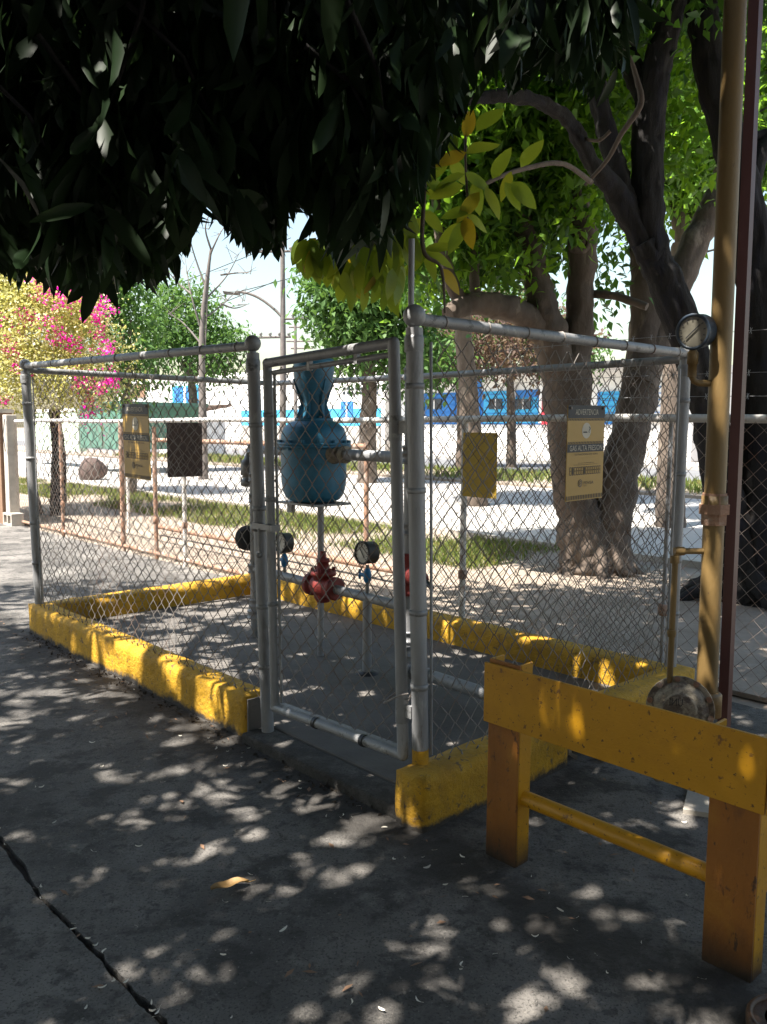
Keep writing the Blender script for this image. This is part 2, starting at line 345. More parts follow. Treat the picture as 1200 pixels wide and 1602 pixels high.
st_strip('street_kerb', 9.0, 9.25, .06, 'concp', .15)
st_strip('road', 9.25, 18.4, -.03, 'pave', .02)
st_strip('median', 18.4, 23, .04, 'earth', .12)
st_strip('far_road', 23, 31.5, -.02, 'asphalt', .03)
st_strip('far_pavement', 31.5, 36.2, .12, 'pave', .2)

def grass(name, c1a, c1b, c2a, c2b, n, hgt, label, thr=-.1, z=-.02, fs=.7):
    c1 = rng.uniform(c1a, c1b, n); c2 = rng.uniform(c2a, c2b, n); P = np.stack([E1[0] * c1 + E2[0] * c2, E1[1] * c1 + E2[1] * c2, np.full(n, z)], 1)
    keep = np.array([mnoise.noise(Vector((p[0] * fs, p[1] * fs, 2.2))) > thr + rng.normal() * .18 for p in P]); P = P[keep]; n = len(P)
    d = nrm(np.stack([rng.normal(size=n) * .45, rng.normal(size=n) * .45, np.ones(n)], 1))
    V, T = leaf_geom(P, d, rand_dirs(n), rng.uniform(.5, 1.2, n) * hgt, rng.uniform(.01, .02, n) * (hgt / .12), 'simple')
    o = np_mesh(name, V, T, 'grass'); tag(o, label, 'grass', kind='stuff'); return o
grass('grass', -26, -5.9, 6.9, 8.95, 60000, .11, 'green grass growing on the verge behind the fence')
grass('grass', -40, 25, 18.6, 22.8, 26000, .26, 'yellow green grass on the median beyond the pale road', thr=-.25, z=.04, fs=.3)

# ------------------------------------------------------------------ enclosure: floor, kerb
o = MB().ebox(.05, 4.0, .05, 1.98, -.05, .055).build('enclosure_floor', 'slab', bevel=.012); o['kind'] = 'structure'
o = MB().ebox(2.87, 3.972, -.105, .049, -.05, .05).build('gate_sill', 'yard', bevel=.012); o['kind'] = 'structure'
kerb = thing('concrete_kerb', En(2, 1, 0), 'yellow painted concrete kerb around the fenced gas station', 'kerb')
def kerb_seg(a0, a1, b0, b1, z0, z1, seed):
    b = MB(); la, lb, lz = a1 - a0, b1 - b0, z1 - z0
    na, nb, nz = max(2, int(la / .045)), max(3, int(lb / .045)), 6
    idx = {}; vs = []; fs = []
    def V(i, j, k):
        key = (i, j, k)
        if key not in idx:
            a, bb, z = a0 + la * i / na, b0 + lb * j / nb, z0 + lz * k / nz
            # round the edges a little
            onA = i in (0, na); onB = j in (0, nb); onZ = k == nz; r = .010
            if onA + onB + onZ >= 2:
                if onA: a += r if i == 0 else -r
                if onB: bb += r if j == 0 else -r
                if onZ: z -= r
            p = En(a, bb, z); q = Vector(p * 5.0) + Vector((seed, 0, 0)); q3 = Vector(p * 17) + Vector((seed, 0, 0))
            dsp = mnoise.noise_vector(q) * .005 + mnoise.noise_vector(q3) * .005
            p = p + np.array(dsp) * np.array([1, 1, .8 if k > 0 else 0]); idx[key] = len(vs); vs.append(p)
        return idx[key]
    for i in range(na):
        for j in range(nb):
            fs.append((V(i, j, nz), V(i + 1, j, nz), V(i + 1, j + 1, nz), V(i, j + 1, nz)))
    for i in range(na):
        for k in range(nz):
            fs.append((V(i, 0, k), V(i + 1, 0, k), V(i + 1, 0, k + 1), V(i, 0, k + 1)))
            fs.append((V(i + 1, nb, k), V(i, nb, k), V(i, nb, k + 1), V(i + 1, nb, k + 1)))
    for j in range(nb):
        for k in range(nz):
            fs.append((V(0, j + 1, k), V(0, j, k), V(0, j, k + 1), V(0, j + 1, k + 1)))
            fs.append((V(na, j, k), V(na, j + 1, k), V(na, j + 1, k + 1), V(na, j, k + 1)))
    b.add(vs, fs, True); return b
kerb_seg(-.075, 2.86, -.07, .09, -.03, .222, 1).build('kerb_wall', 'yellow', kerb)
kerb_seg(-.095, .085, -.02, 2.09, -.03, .217, 2).build('kerb_wall', 'yellow', kerb)
kerb_seg(.06, 4.0, 1.9, 2.085, -.03, .219, 3).build('kerb_wall', 'yellow', kerb)
kerb_seg(3.965, 4.125, -.125, .87, -.03, .222, 4).build('kerb_wall', 'yellow', kerb)
kerb_seg(3.965, 4.125, 1.2, 2.11, -.03, .223, 5).build('kerb_wall', 'yellow', kerb)
o = MB().ebox(2.858, 2.868, -.062, .08, -.02, .205).build('kerb_end', 'slab', kerb)

# ------------------------------------------------------------------ chain link
def chain_link(p0, p1, z0, z1, diag=.095, r=.0027, jit=.0025, sides=3, top=None):
    p0 = np.asarray(p0, float)[:2]; p1 = np.asarray(p1, float)[:2]; ln = np.linalg.norm(p1 - p0); u = (p1 - p0) / ln; nv = np.array([-u[1], u[0]])
    cw = diag / 2; nc = int(ln / cw); nr = int(round((z1 - z0) / cw)); rs = (z1 - z0) / nr
    # knots shared by neighbouring wires
    wob = lambda i, j: (jit * mnoise.noise(Vector((i * .9, j * .9, 1.3))) * 2, jit * mnoise.noise(Vector((i * .9, j * .9, 7.3))) * 2)
    allV = []; allF = []; base = 0; ang = [2 * math.pi * k / sides for k in range(sides)]
    for k in range(nc):
        P = []
        for j in range(nr + 1):
            i = k + ((j + k) % 2); wu, wz = wob(i, j); bulge = .012 * mnoise.noise(Vector((i * .04 + p0[0] * 3, j * .05, p0[1])))
            uu = min(i * cw + wu, ln); zz = z0 + j * rs + wz
            off = bulge + (r * 1.1 if (j + k) % 2 else -r * 1.1)
            P.append((p0[0] + u[0] * uu + nv[0] * off, p0[1] + u[1] * uu + nv[1] * off, zz))
        P = np.array(P)
        X = np.array([u[0], u[1], 0]); N = np.array([nv[0], nv[1], 0])
        ring = np.stack([X * math.cos(a) * r * 1.3 + N * math.sin(a) * r for a in ang])
        V = (P[:, None] + ring[None]).reshape(-1, 3)
        jj = np.arange(nr)[:, None] * sides; s0 = np.arange(sides)[None]; s1 = (s0 + 1) % sides
        Fq = np.stack([jj + s0, jj + s1, jj + sides + s1, jj + sides + s0], -1).reshape(-1, 4) + base
        allV.append(V); allF.append(Fq); base += len(V)
    return np.concatenate(allV), np.concatenate(allF)
def link_part(name, p0, p1, z0, z1, m, parent, **kw):
    V, Fq = chain_link(p0, p1, z0, z1, **kw); return np_mesh(name, V, Fq, m, parent, True, 'stuff')

enc = thing('chain_link_enclosure', En(2, 1, .22), 'silver pipe and chain link enclosure standing on the yellow kerb', 'fence')
POST = {   # name: (bottom xyz, top xyz, radius)
    'L': (En(0, 0, .2), np.array([-2.625, 6.10, 1.95]), .033), 'G': (np.array([-.567, 3.966, .05]), np.array([-.625, 3.966, 1.9]), .031),
    'M': (np.array([.156, 3.19, .2]), np.array([.112, 3.19, 1.93]), .033), 'R': (En(4.02, 2, .2), En(4.03, 2, 1.93), .031), 'B': (En(.18, 1.99, .2), En(.2, 1.99, 1.90), .030)}
for k, (b0, t0, r) in POST.items():
    p = MB().tube([b0, b0 + (t0 - b0) * .5, t0], r, 16).build('post', 'galv', enc)
    if k in 'LGMR':
        cap = MB(); cap.lathe(t0 - EZ * .09, EZ, [(0, r * 1.12), (.05, r * 1.14), (.06, r * 1.05), (.075, r * .55), (.11, r * .5)], 16)
        c = t0 + EZ * .045; cap.ball(c, .040 if k != 'M' else .044); cap.build('ball_cap', 'rail', p)
    for hz in ((.32, .62, 1.1, 1.5) if k != 'B' else (.5, 1.2)):
        q = b0 + (t0 - b0) * ((hz) / (t0[2] - b0[2])); dv = (t0 - b0) / np.linalg.norm(t0 - b0)
        MB().lathe(q, dv, [(0, r * 1.02), (0, r * 1.1), (.022, r * 1.1), (.022, r * 1.02)], 16).build('tension_band', 'rail', p)
MB().lathe(POST['M'][0] + EZ * .0, POST['M'][1] - POST['M'][0], [(0, .0336), (.05, .0336), (.075, .0333)], 16).build('painted_base', 'yellow', enc)
def top(k): return POST[k][1] + EZ * .035
def rail(p, q, r=.022, name='top_rail', m='rail', parent=enc, bands=0, jit=0):
    b = MB(); b.tube([p + (q - p) * i / 6 + EZ * (-.012 * math.sin(math.pi * i / 6) if jit else 0) for i in range(7)], r, 12); o = b.build(name, m, parent)
    dv = (q - p) / np.linalg.norm(q - p)
    for i in range(bands):
        c = p + (q - p) * (i + .6) / bands
        MB().lathe(c, dv, [(0, r * 1.02), (0, r * 1.14), (.008, r * 1.14), (.008, r * 1.02)], 10).build('wire_tie', 'wire', o)
    return o
rail(top('L'), top('G'), bands=9); rail(top('M'), top('R'), bands=8, r=.024); rail(top('B'), top('R') - EZ * .03, bands=4, jit=1); rail(top('L') - EZ * .03, top('B'), bands=4)
zt = 1.93
link_part('wire_mesh', En(.03, 0), En(2.9, 0), .2, zt - .02, 'wire', enc); link_part('wire_mesh', En(4.02, .04), En(4.03, 1.98), .2, zt - .03, 'wire', enc)
link_part('wire_mesh', En(.02, .04), En(.17, 1.97), .2, zt - .03, 'wire', enc); link_part('wire_mesh', En(.21, 1.995), En(3.98, 1.995), .2, zt - .03, 'wire', enc)
# rusted wire stubs along the kerb
b = MB()
for a in np.arange(.1, 2.8, .0725):
    p = En(a, -.02 + random.uniform(-.008, .008), .215); b.tube([p, p + EZ * random.uniform(.015, .035) - EY * random.uniform(.0, .02)], .004, 4)
for bb in np.arange(.1, .84, .085):
    p = En(4.06, bb, .215); b.tube([p, p + EZ * .022 + EX * random.uniform(-.01, .015)], .004, 4)
o = b.build('wire_stubs', 'wire', enc); o['kind'] = 'stuff'
# tension bars
MB().tube([En(.05, -.005, .25), En(.035, -.005, 1.9)], .006, 6).build('tension_bar', 'rail', enc); MB().tube([En(4.03, 1.93, .25), En(4.035, 1.93, 1.88)], .008, 6).build('tension_bar', 'galv', enc)
MB().tube([En(4.03, .03, .25), En(4.0, .03, 1.88)], .006, 6).build('tension_bar', 'galv', enc)

# ------------------------------------------------------------------ gate
gate = thing('chain_link_gate', En(3.9, -.02, .22), 'narrow silver pipe gate with chain link between two tall posts', 'gate')
gTL, gBL, gTR, gBR = En(2.985, -.015, 1.85), En(3.035, -.02, .2), En(3.845, -.02, 1.885), En(3.93, -.03, .235)
for nm, p, q, r in (('frame_bar', gBL, gTL, .022), ('frame_bar', gTL, gTR, .022), ('frame_bar', gTR, gBR, .024), ('frame_bar', gBR, gBL, .022)):
    MB().tube([p, p + (q - p) * .5, q], r, 14).build(nm, 'galv' if abs(p[2] - q[2]) > .5 else 'rail', gate)
for c in (gTL, gTR, gBL, gBR): MB().ball(c, .0235, 12).build('frame_joint', 'galv', gate)
link_part('wire_mesh', En(3.03, -.005), En(3.87, -.005), .24, 1.83, 'wire', gate)
for t in (0, 1):
    p = (gTL, gBL) if t == 0 else (gTR, gBR); of = EX * (.035 if t == 0 else -.035)
    MB().tube([p[0] + of - EZ * .04 + EY * .015, p[1] + of + EZ * .03 + EY * .015], .007, 6).build('tension_bar', 'rail', gate)
MB().tube([gTL - EZ * .045 + EX * .03 + EY * .012, gTR - EZ * .045 - EX * .03 + EY * .012], .012, 8).build('inner_bar', 'rail', gate)
MB().obox(gBL + EZ * .02 + EX * .03 + EY * .004, (gBR - gBL) * .92, EY * .03, EZ * .004).build('inner_bar', 'rail', gate)
for f_ in (.35, .72):
    MB().lathe(gBL + (gBR - gBL) * f_, gBR - gBL, [(0, .027), (.02, .027)], 12).build('clamp', 'black', gate)
    MB().obox(gTL + (gTR - gTL) * f_ - EZ * .06, EX * .02, EY * .02, EZ * .05).build('clamp', 'rail', gate)
for z in (1.55, .42):
    f_ = (z - .235) / (1.885 - .235); c = gBR + (gTR - gBR) * f_
    h = MB().lathe(c - EZ * .05, EZ, [(0, .027), (.1, .027)], 12).build('hinge', 'rail', gate)
    MB().obox(c - EZ * .02 - EY * .01, EX * (.10 if z > 1 else .06), EY * .02, EZ * .05).build('hinge_strap', 'rail', h)
for z in (.7, 1.2, 1.6):
    c = gBL + (gTL - gBL) * ((z - .2) / 1.65); MB().lathe(c, EZ, [(0, .0225), (0, .0255), (.02, .0255), (.02, .0225)], 12).build('tension_band', 'rail', gate)
lt = thing('gate_latch', En(2.95, -.02, 1.0), 'dark grey fork latch clamped between gate and post', 'latch')
lz = 1.06
MB().lathe(POST['G'][0] + (POST['G'][1] - POST['G'][0]) * .55 - EZ * .015, EZ, [(0, .034), (0, .041), (.03, .041), (.03, .034)], 14).build('collar', 'steel', lt)
q = POST['G'][0] + (POST['G'][1] - POST['G'][0]) * .555
MB().obox(q - EY * .045 - EZ * .01, EX * .15, EY * .012, EZ * .028).obox(q - EY * .045 + EX * .14 - EZ * .012, EX * .02, EY * .05, EZ * .03).build('bar', 'steel', lt)
MB().ball(q - EY * .045 + EX * .06 - EZ * .13, .018).build('bolt_head', 'steel', lt)
MB().tube([q - EY * .045 + EX * .06 - EZ * .005, q - EY * .045 + EX * .06 - EZ * .13], .007, 6).build('pin', 'steel', lt)
MB().tube([En(3.85 + .06 * math.cos(t) + .05, -.035 + .05 * math.sin(t), .47 + .03 * math.sin(t * 1.3)) for t in np.linspace(0, 6.28, 14)], .004, 6).build('tie_wire', 'wire', gate)

# ------------------------------------------------------------------ gas regulator and piping inside
TK = np.array([-.455, 5.368, 0])
reg = thing('gas_regulator', TK + EZ * .055, 'large blue steel gas regulator tank on a thin pole behind the gate', 'regulator')
MB().tube([TK + EZ * .055 + EX * .07, TK + EZ * 1.06 + EX * .07], .021, 12).build('support_pole', 'galv', reg)
MB().obox(TK - EX * .20 - EY * .15 + EZ * 1.055, EX * .40, EY * .3, EZ * .014).build('base_plate', 'steel', reg)
MB().obox(TK - EX * .16 - EY * .1 + EZ * .995, EX * .05, EY * .03, EZ * .06).build('bracket', 'steel', reg)
MB().lathe(TK, EZ, [(1.07, .05), (1.072, .13), (1.085, .165), (1.11, .188), (1.15, .203), (1.21, .212), (1.41, .214), (1.435, .214)], 32).build('vessel', 'blue', reg)
fl = MB().lathe(TK, EZ, [(1.422, .21), (1.422, .240), (1.437, .242), (1.439, .232), (1.441, .242), (1.456, .240), (1.456, .21)], 32).build('flange', 'blue', reg)
for k in range(14):
    a = 2 * math.pi * k / 14; c = TK + np.array([math.cos(a), math.sin(a), 0]) * .228 + EZ * 1.408
    MB().lathe(c, EZ, [(0, .012), (.064, .012)], 6, False).build('bolt', 'blue', fl)
MB().lathe(TK, EZ, [(1.452, .216), (1.50, .212), (1.55, .195), (1.585, .155), (1.60, .10)], 32).build('lid', 'blue', reg)
for k in range(6):
    a = 2 * math.pi * (k + .5) / 6; u = np.array([math.cos(a), math.sin(a), 0]); v = np.array([-u[1], u[0], 0])
    MB().lathe(TK + u * .12 + EZ * 1.45, EZ, [(0, .088), (.06, .085), (.10, .07), (.13, .045), (.142, .012)], 14).build('lobe', 'blue', reg)
nk = MB().lathe(TK, EZ, [(1.575, .12), (1.588, .125), (1.59, .118), (1.592, .125), (1.612, .125), (1.614, .075), (1.66, .068), (1.74, .075), (1.80, .105), (1.85, .125), (1.92, .132), (1.975, .132), (1.99, .124), (1.992, .09), (2.005, .085), (2.006, .02)], 28).build('bonnet', 'blue', reg)
for k in range(6):
    a = 2 * math.pi * (k + .2) / 6; u = np.array([math.cos(a), math.sin(a), 0]); v = np.array([-u[1], u[0], 0])
    MB().add([TK + u * .05 - v * .008 + EZ * 1.61, TK + u * .115 - v * .008 + EZ * 1.61, TK + u * .085 - v * .008 + EZ * 1.70, TK + u * .135 - v * .008 + EZ * 1.86, TK + u * .05 - v * .008 + EZ * 1.86,
              TK + u * .05 + v * .008 + EZ * 1.61, TK + u * .115 + v * .008 + EZ * 1.61, TK + u * .085 + v * .008 + EZ * 1.70, TK + u * .135 + v * .008 + EZ * 1.86, TK + u * .05 + v * .008 + EZ * 1.86],
             [(0, 1, 2, 3, 4), (9, 8, 7, 6, 5), (0, 5, 6, 1), (1, 6, 7, 2), (2, 7, 8, 3), (3, 8, 9, 4), (4, 9, 5, 0)]).build('rib', 'blue', nk)
MB().tube([TK + EZ * 1.66 - EX * .06, TK + EZ * 1.66 - EX * .13, TK + EZ * 1.69 - EX * .15], .014, 8).build('vent_nozzle', 'steel', reg)
for k in range(6):
    a = 2 * math.pi * k / 6; MB().lathe(TK + np.array([math.cos(a), math.sin(a), 0]) * .098 + EZ * 1.608, EZ, [(0, .011), (.016, .011)], 6, False).build('bolt', 'steel', nk)
HV = np.array([.145, 4.68, 0]); LR = np.array([-.92, 5.80, 0])     # outlet riser and left riser
MB().lathe(TK + EX * .19 + EZ * 1.385, EX, [(0, .075), (.03, .06), (.06, .045), (.10, .045), (.10, .055), (.135, .055), (.135, .034)], 16).build('outlet_neck', 'cast', reg)
MB().lathe(TK - EX * .19 + EZ * 1.385, -EX, [(0, .07), (.04, .05), (.09, .045)], 16).build('inlet_neck', 'cast', reg)

gp = thing('gas_piping', HV + EZ * .055, 'grey gas pipework with red valves and gauges inside the enclosure', 'pipework')
def pipe(pts, r, m='galv', n=14, name='pipe', parent=gp): return MB().tube(pts, r, n).build(name, m, parent)
def sock(c, ax, r, l, m='galv', name='coupling', parent=gp): return MB().lathe(np.asarray(c) - np.asarray(ax) * l / 2, ax, [(0, r * .8), (0, r), (l * .2, r), (l * .2, r * .93), (l * .8, r * .93), (l * .8, r), (l, r), (l, r * .8)], 16).build(name, m, parent)
pipe([LR + EZ * .55, HV + EZ * .52], .030, 'rail')
pipe([TK + EX * .27 + EZ * 1.385, HV + EZ * 1.385], .034, 'galv'); pipe([TK - EX * .26 + EZ * 1.385, LR + EZ * 1.40], .028)
pipe([HV + EZ * .055, HV + EZ * 1.9], .030); pipe([HV + EZ * 1.85, HV + EZ * 2.59], .017)
pipe([LR + EZ * .055, LR + EZ * 1.42], .026)
for z, r in ((1.385, .046), (.62, .042), (.98, .040), (1.42, .042), (.35, .042), (.27, .044), (1.85, .038)): sock(HV + EZ * z, EZ, r, .07)
for z, r in ((.55, .042), (.30, .040), (.22, .05), (1.20, .036), (1.05, .034), (1.40, .040)): sock(LR + EZ * z, EZ, r, .06)
c = LR + EZ * 1.23 - EX * .06
MB().lathe(c - EZ * .1, EZ, [(0, .03), (.01, .055), (.05, .055), (.055, .04), (.08, .04), (.085, .055), (.18, .052), (.2, .03), (.24, .012), (.27, .012)], 18).build('pilot_regulator', 'steel', gp)
pipe([LR + EZ * 1.16, c - EZ * .07], .012, 'steel', 8)
def gate_valve(c, ax, upv, s, name='valve', parent=gp):
    ax = np.asarray(ax, float); upv = np.asarray(upv, float)
    v = MB().lathe(c - ax * .11 * s, ax, [(0, .05 * s), (0, .062 * s), (.03 * s, .062 * s), (.035 * s, .045 * s), (.07 * s, .058 * s), (.11 * s, .066 * s), (.15 * s, .058 * s), (.185 * s, .045 * s), (.19 * s, .062 * s), (.22 * s, .062 * s), (.22 * s, .05 * s)], 18).build(name, 'red', parent)
    MB().lathe(c, upv, [(.02 * s, .05 * s), (.06 * s, .055 * s), (.06 * s, .07 * s), (.085 * s, .07 * s), (.085 * s, .04 * s), (.13 * s, .03 * s), (.13 * s, .036 * s), (.15 * s, .036 * s), (.15 * s, .018 * s), (.19 * s, .016 * s)], 14).build('bonnet', 'red', v)
    MB().lathe(c, -upv, [(.02 * s, .05 * s), (.06 * s, .05 * s), (.085 * s, .035 * s), (.09 * s, .01 * s)], 14).build('bottom_plug', 'red', v)
    for k in range(6):
        a = 2 * math.pi * k / 6; x = np.cross(ax, upv); q = c + upv * .085 * s + (ax * math.cos(a) + x * math.sin(a)) * .058 * s
        MB().lathe(q, upv, [(0, .01 * s), (.018 * s, .01 * s)], 6, False).build('bolt', 'red', v)
    return v
vc = np.array([-.39, 5.235, .535]); tt = (vc - (LR + EZ * .55)) @ EX; vc = LR + EZ * .55 + (HV + EZ * .52 - LR - EZ * .55) * (tt / np.linalg.norm(HV - LR))
gate_valve(vc, EX, EZ, 1.2)
v2 = MB().lathe(HV + EZ * .60, EZ, [(0, .04), (0, .068), (.02, .068), (.03, .055), (.16, .058), (.2, .055), (.22, .068), (.24, .068), (.24, .04)], 16).build('valve', 'red', gp)
sdv = nrm(EX * .8 - EY * .3)
MB().lathe(HV + EZ * .72, sdv, [(.03, .055), (.13, .055), (.15, .045), (.19, .04), (.21, .02), (.23, .02)], 14).build('plug', 'red', v2)
MB().tube([HV + EZ * .72 + sdv * .22, HV + EZ * .69 + sdv * .31], .014, 8).build('handle', 'black', v2)
sp = LR + EZ * .55 + (HV + EZ * .52 - LR - EZ * .55) * .775      # support under the run
pipe([np.array([sp[0], sp[1], .055]), sp], .028, name='support_leg'); MB().lathe([sp[0], sp[1], .05], EZ, [(0, .075), (.008, .075), (.02, .04)], 14).build('foot', 'black', gp)
def gauge(c, face, r, depth, parent, case='black', dial='dial', name='gauge', needle=40, ring=True):
    face = nrm(np.asarray(face, float)); c = np.asarray(c, float)
    g_ = MB().lathe(c - face * depth / 2, face, [(0, r * .8), (depth * .08, r), (depth * .85, r), (depth * .88, r * 1.07), (depth, r * 1.05), (depth, r * .9), (depth * .9, r * .88)], 28).build(name, case, parent)
    f0 = c + face * depth * .43
    MB().lathe(f0 - face * .004, face, [(0, r * .87), (.004, r * .87)], 28).build('dial', dial, g_)
    side = nrm(np.cross(face, EZ)); upv = np.cross(side, face)
    a = R_(needle); nv = -side * math.cos(a) + upv * math.sin(a); pv = np.cross(face, nv)
    f1 = f0 + face * .003
    MB().obox(f1 - nv * r * .55 - pv * r * .03, nv * r * 1.15, pv * r * .06, face * .002).build('needle', 'ink', g_)
    for k in range(11):
        t = R_(225 - 27 * k); q = f1 + (-side * math.cos(t) + upv * math.sin(t)) * r * .68; tv = -side * math.cos(t) + upv * math.sin(t); sv = np.cross(face, tv)
        MB().obox(q - sv * r * .03, tv * r * .12, sv * r * .06, face * .0012).build('dial_mark', 'ink', g_)
    return g_
def needle_valve(c, parent):
    v = MB().lathe(c - EZ * .045, EZ, [(0, .012), (.012, .022), (.04, .026), (.07, .022), (.09, .012)], 10).build('needle_valve', 'bluevalve', parent)
    MB().tube([c, c - EX * .07], .011, 8).tube([c - EX * .07 + EZ * .03, c - EX * .07 - EZ * .03], .008, 6).build('handle', 'bluevalve', v)
    return v
def main_at(a):  # point on the run at parameter
    return LR + EZ * .55 + (HV + EZ * .52 - LR - EZ * .55) * a
q = main_at(.775); pipe([q, q + EZ * .2], .011, 'steel', 8, 'stem'); needle_valve(q + EZ * .135, gp); gauge(q + EZ * .275, (-.76, -.65, .05), .068, .095, gp, needle=130)
q = main_at(.235); pipe([q, q + EZ * .2], .011, 'steel', 8, 'stem'); needle_valve(q + EZ * .11, gp); gauge(q + EZ * .23, (-.76, -.65, .05), .068, .08, gp, needle=60)
q = LR + EZ * .76 - EX * .075; pipe([LR + EZ * .76, q], .011, 'steel', 8, 'stem'); gauge(q + EX * .01, (-.5, .86, 0), .085, .07, gp)
# low outlet pipe running out through the gap in the kerb
pipe([HV + EZ * .16, En(4.35, 1.0, .15)], .036, 'rail'); sock(HV + EZ * .16, EX, .05, .1); sock(En(3.05, 1.0, .157), EX, .047, .08)
o = MB()
for k in range(14): o.obox(En(4.0 + random.uniform(-.1, .16), random.uniform(.9, 1.17), 0), rand_dirs(1)[0] * .06, rand_dirs(1)[0] * .05, EZ * random.uniform(.02, .05))
tag(o.build('rubble', 'concp'), 'grey concrete crumbs in the gap of the yellow kerb', 'rubble', kind='stuff')

# ------------------------------------------------------------------ warning signs on the four sides
def text_mesh(txt, hgt, width, name='lettering'):
    cu = D.curves.new('t', 'FONT'); cu.body = txt; cu.align_x = 'LEFT'; cu.resolution_u = 2
    ob = D.objects.new('t', cu); COL.objects.link(ob); bpy.context.view_layer.update()
    me = D.meshes.new_from_object(ob.evaluated_get(bpy.context.evaluated_depsgraph_get())); D.objects.remove(ob); D.curves.remove(cu)
    n = len(me.vertices); a = np.zeros(n * 3); me.vertices.foreach_get('co', a); a = a.reshape(-1, 3)
    mn, mx = a[:, :2].min(0), a[:, :2].max(0); a[:, 0] = (a[:, 0] - mn[0]) / (mx[0] - mn[0]) * width; a[:, 1] = (a[:, 1] - mn[1]) / (mx[1] - mn[1]) * hgt
    a[:, 2] = 0; me.name = name; return me, a
def warning_sign(o, x, dn, nrm_, W, Hh, label, dim=False, tilt=0):
    """o top-left corner, x to the right, dn downwards, nrm_ towards the reader"""
    x, dn, nr = (nrm(np.asarray(v, float)) for v in (x, dn, nrm_))
    t = thing('warning_sign', o, label, 'sign', 'warning signs tied to the enclosure')
    P = lambda u, v, h=0: np.asarray(o) + x * (u * W) + dn * (v * Hh) + nr * h
    MB().obox(P(0, 0, -.002), x * W, dn * Hh, nr * .004).build('plate', 'signy', t)
    def quad(u0, v0, u1, v1, m, name, h=.003): return MB().add([P(u0, v0, h), P(u1, v0, h), P(u1, v1, h), P(u0, v1, h)], [(3, 2, 1, 0)]).build(name, m, t)
    def txt(s, u, v, wu, hv, m, h=.0042):
        me, a = text_mesh(s, hv * Hh, wu * W)
        co_ = np.stack([P(u, v + hv, h) + x * p[0] - dn * p[1] for p in a]) - np.array(t.location)
        me.vertices.foreach_set('co', co_.astype(np.float32).ravel()); me.update(); ob = D.objects.new('lettering', me); COL.objects.link(ob); ob.parent = t; me.materials.clear(); me.materials.append(MT[m])
    quad(.0, .0, 1, .135, 'ink', 'band'); txt('ADVERTENCIA', .19, .04, .62, .06, 'cream')
    def hatch(v0, v1, slope, n=24):
        b = MB()
        for k in range(n):
            u = (k + .15) / n; b.add([P(u + slope, v0, .003), P(u + slope + .5 / n, v0, .003), P(u + .5 / n, v1, .003), P(u, v1, .003)], [(3, 2, 1, 0)])
        b.build('hazard_stripes', 'ink', t)
    hatch(.138, .16, .02); hatch(.38, .402, .02); hatch(.945, .99, 0, 22)
    quad(0, .405, 1, .49, 'ink', 'band'); txt('GAS ALTA PRESION', .06, .418, .88, .058, 'cream'); txt('ESTACION DE GAS', .20, .505, .62, .018, 'ink')
    n = 24; cx, cy, ru = .5, .265, .12; rv = ru * W / Hh
    disc = lambda r, h: [P(cx + math.cos(2 * math.pi * k / n) * ru * r, cy + math.sin(2 * math.pi * k / n) * rv * r, h) for k in range(n)]
    MB().add(disc(1, .003), [tuple(range(n))[::-1]]).build('emblem', 'cream', t)
    quad(.41, .275, .58, .288, 'ink', 'cigarette', .0036)
    MB().add([P(.55 + .03 * math.sin(3 * k / 7), .268 - .045 * k / 7, .0036) for k in range(8)] + [P(.575 + .03 * math.sin(3 * k / 7), .268 - .045 * k / 7, .0036) for k in range(8)], [(k, k + 1, k + 9, k + 8) for k in range(7)]).build('smoke', 'ink', t)
    MB().add([P(.405, .225, .004), P(.425, .215, .004), P(.60, .305, .004), P(.58, .315, .004)], [(3, 2, 1, 0)]).build('slash', 'cream', t)
    txt('En caso de Emergencia', .30, .60, .42, .012, 'ink'); txt('Comuniquese a los siguientes telefonos', .17, .618, .66, .012, 'ink')
    for k in range(14):
        u = .075 + k * .0615; quad(u, .645, u + .048, .73, 'ink', 'number_box', .003); quad(u + .008, .652, u + .04, .723, 'signy', 'number_cell', .0036)
        if k in (1, 6): quad(u + .012, .655, u + .036, .72, 'ink', 'number_mark', .0042)
        else: quad(u + .014, .68, u + .034, .69, 'ink', 'number_mark', .0042)
    cx2, cy2 = .37, .82
    for r_, m_, h_ in ((.06, 'ink', .003), (.046, 'signy', .0034), (.036, 'ink', .0038), (.022, 'signy', .0042), (.012, 'ink', .0046)):
        MB().add([P(cx2 + math.cos(2 * math.pi * k / 18) * r_, cy2 + math.sin(2 * math.pi * k / 18) * r_ * W / Hh, h_) for k in range(18)], [tuple(range(18))[::-1]]).build('emblem_ring', m_, t)
    txt('PDVSA', .46, .803, .27, .032, 'ink'); txt('GAS', .46, .845, .08, .012, 'ink')
    for u in (.06, .94):
        MB().tube([P(u, .03, .0), P(u, .03, .01)], .006, 6).build('tie', 'wire', t)
    return t
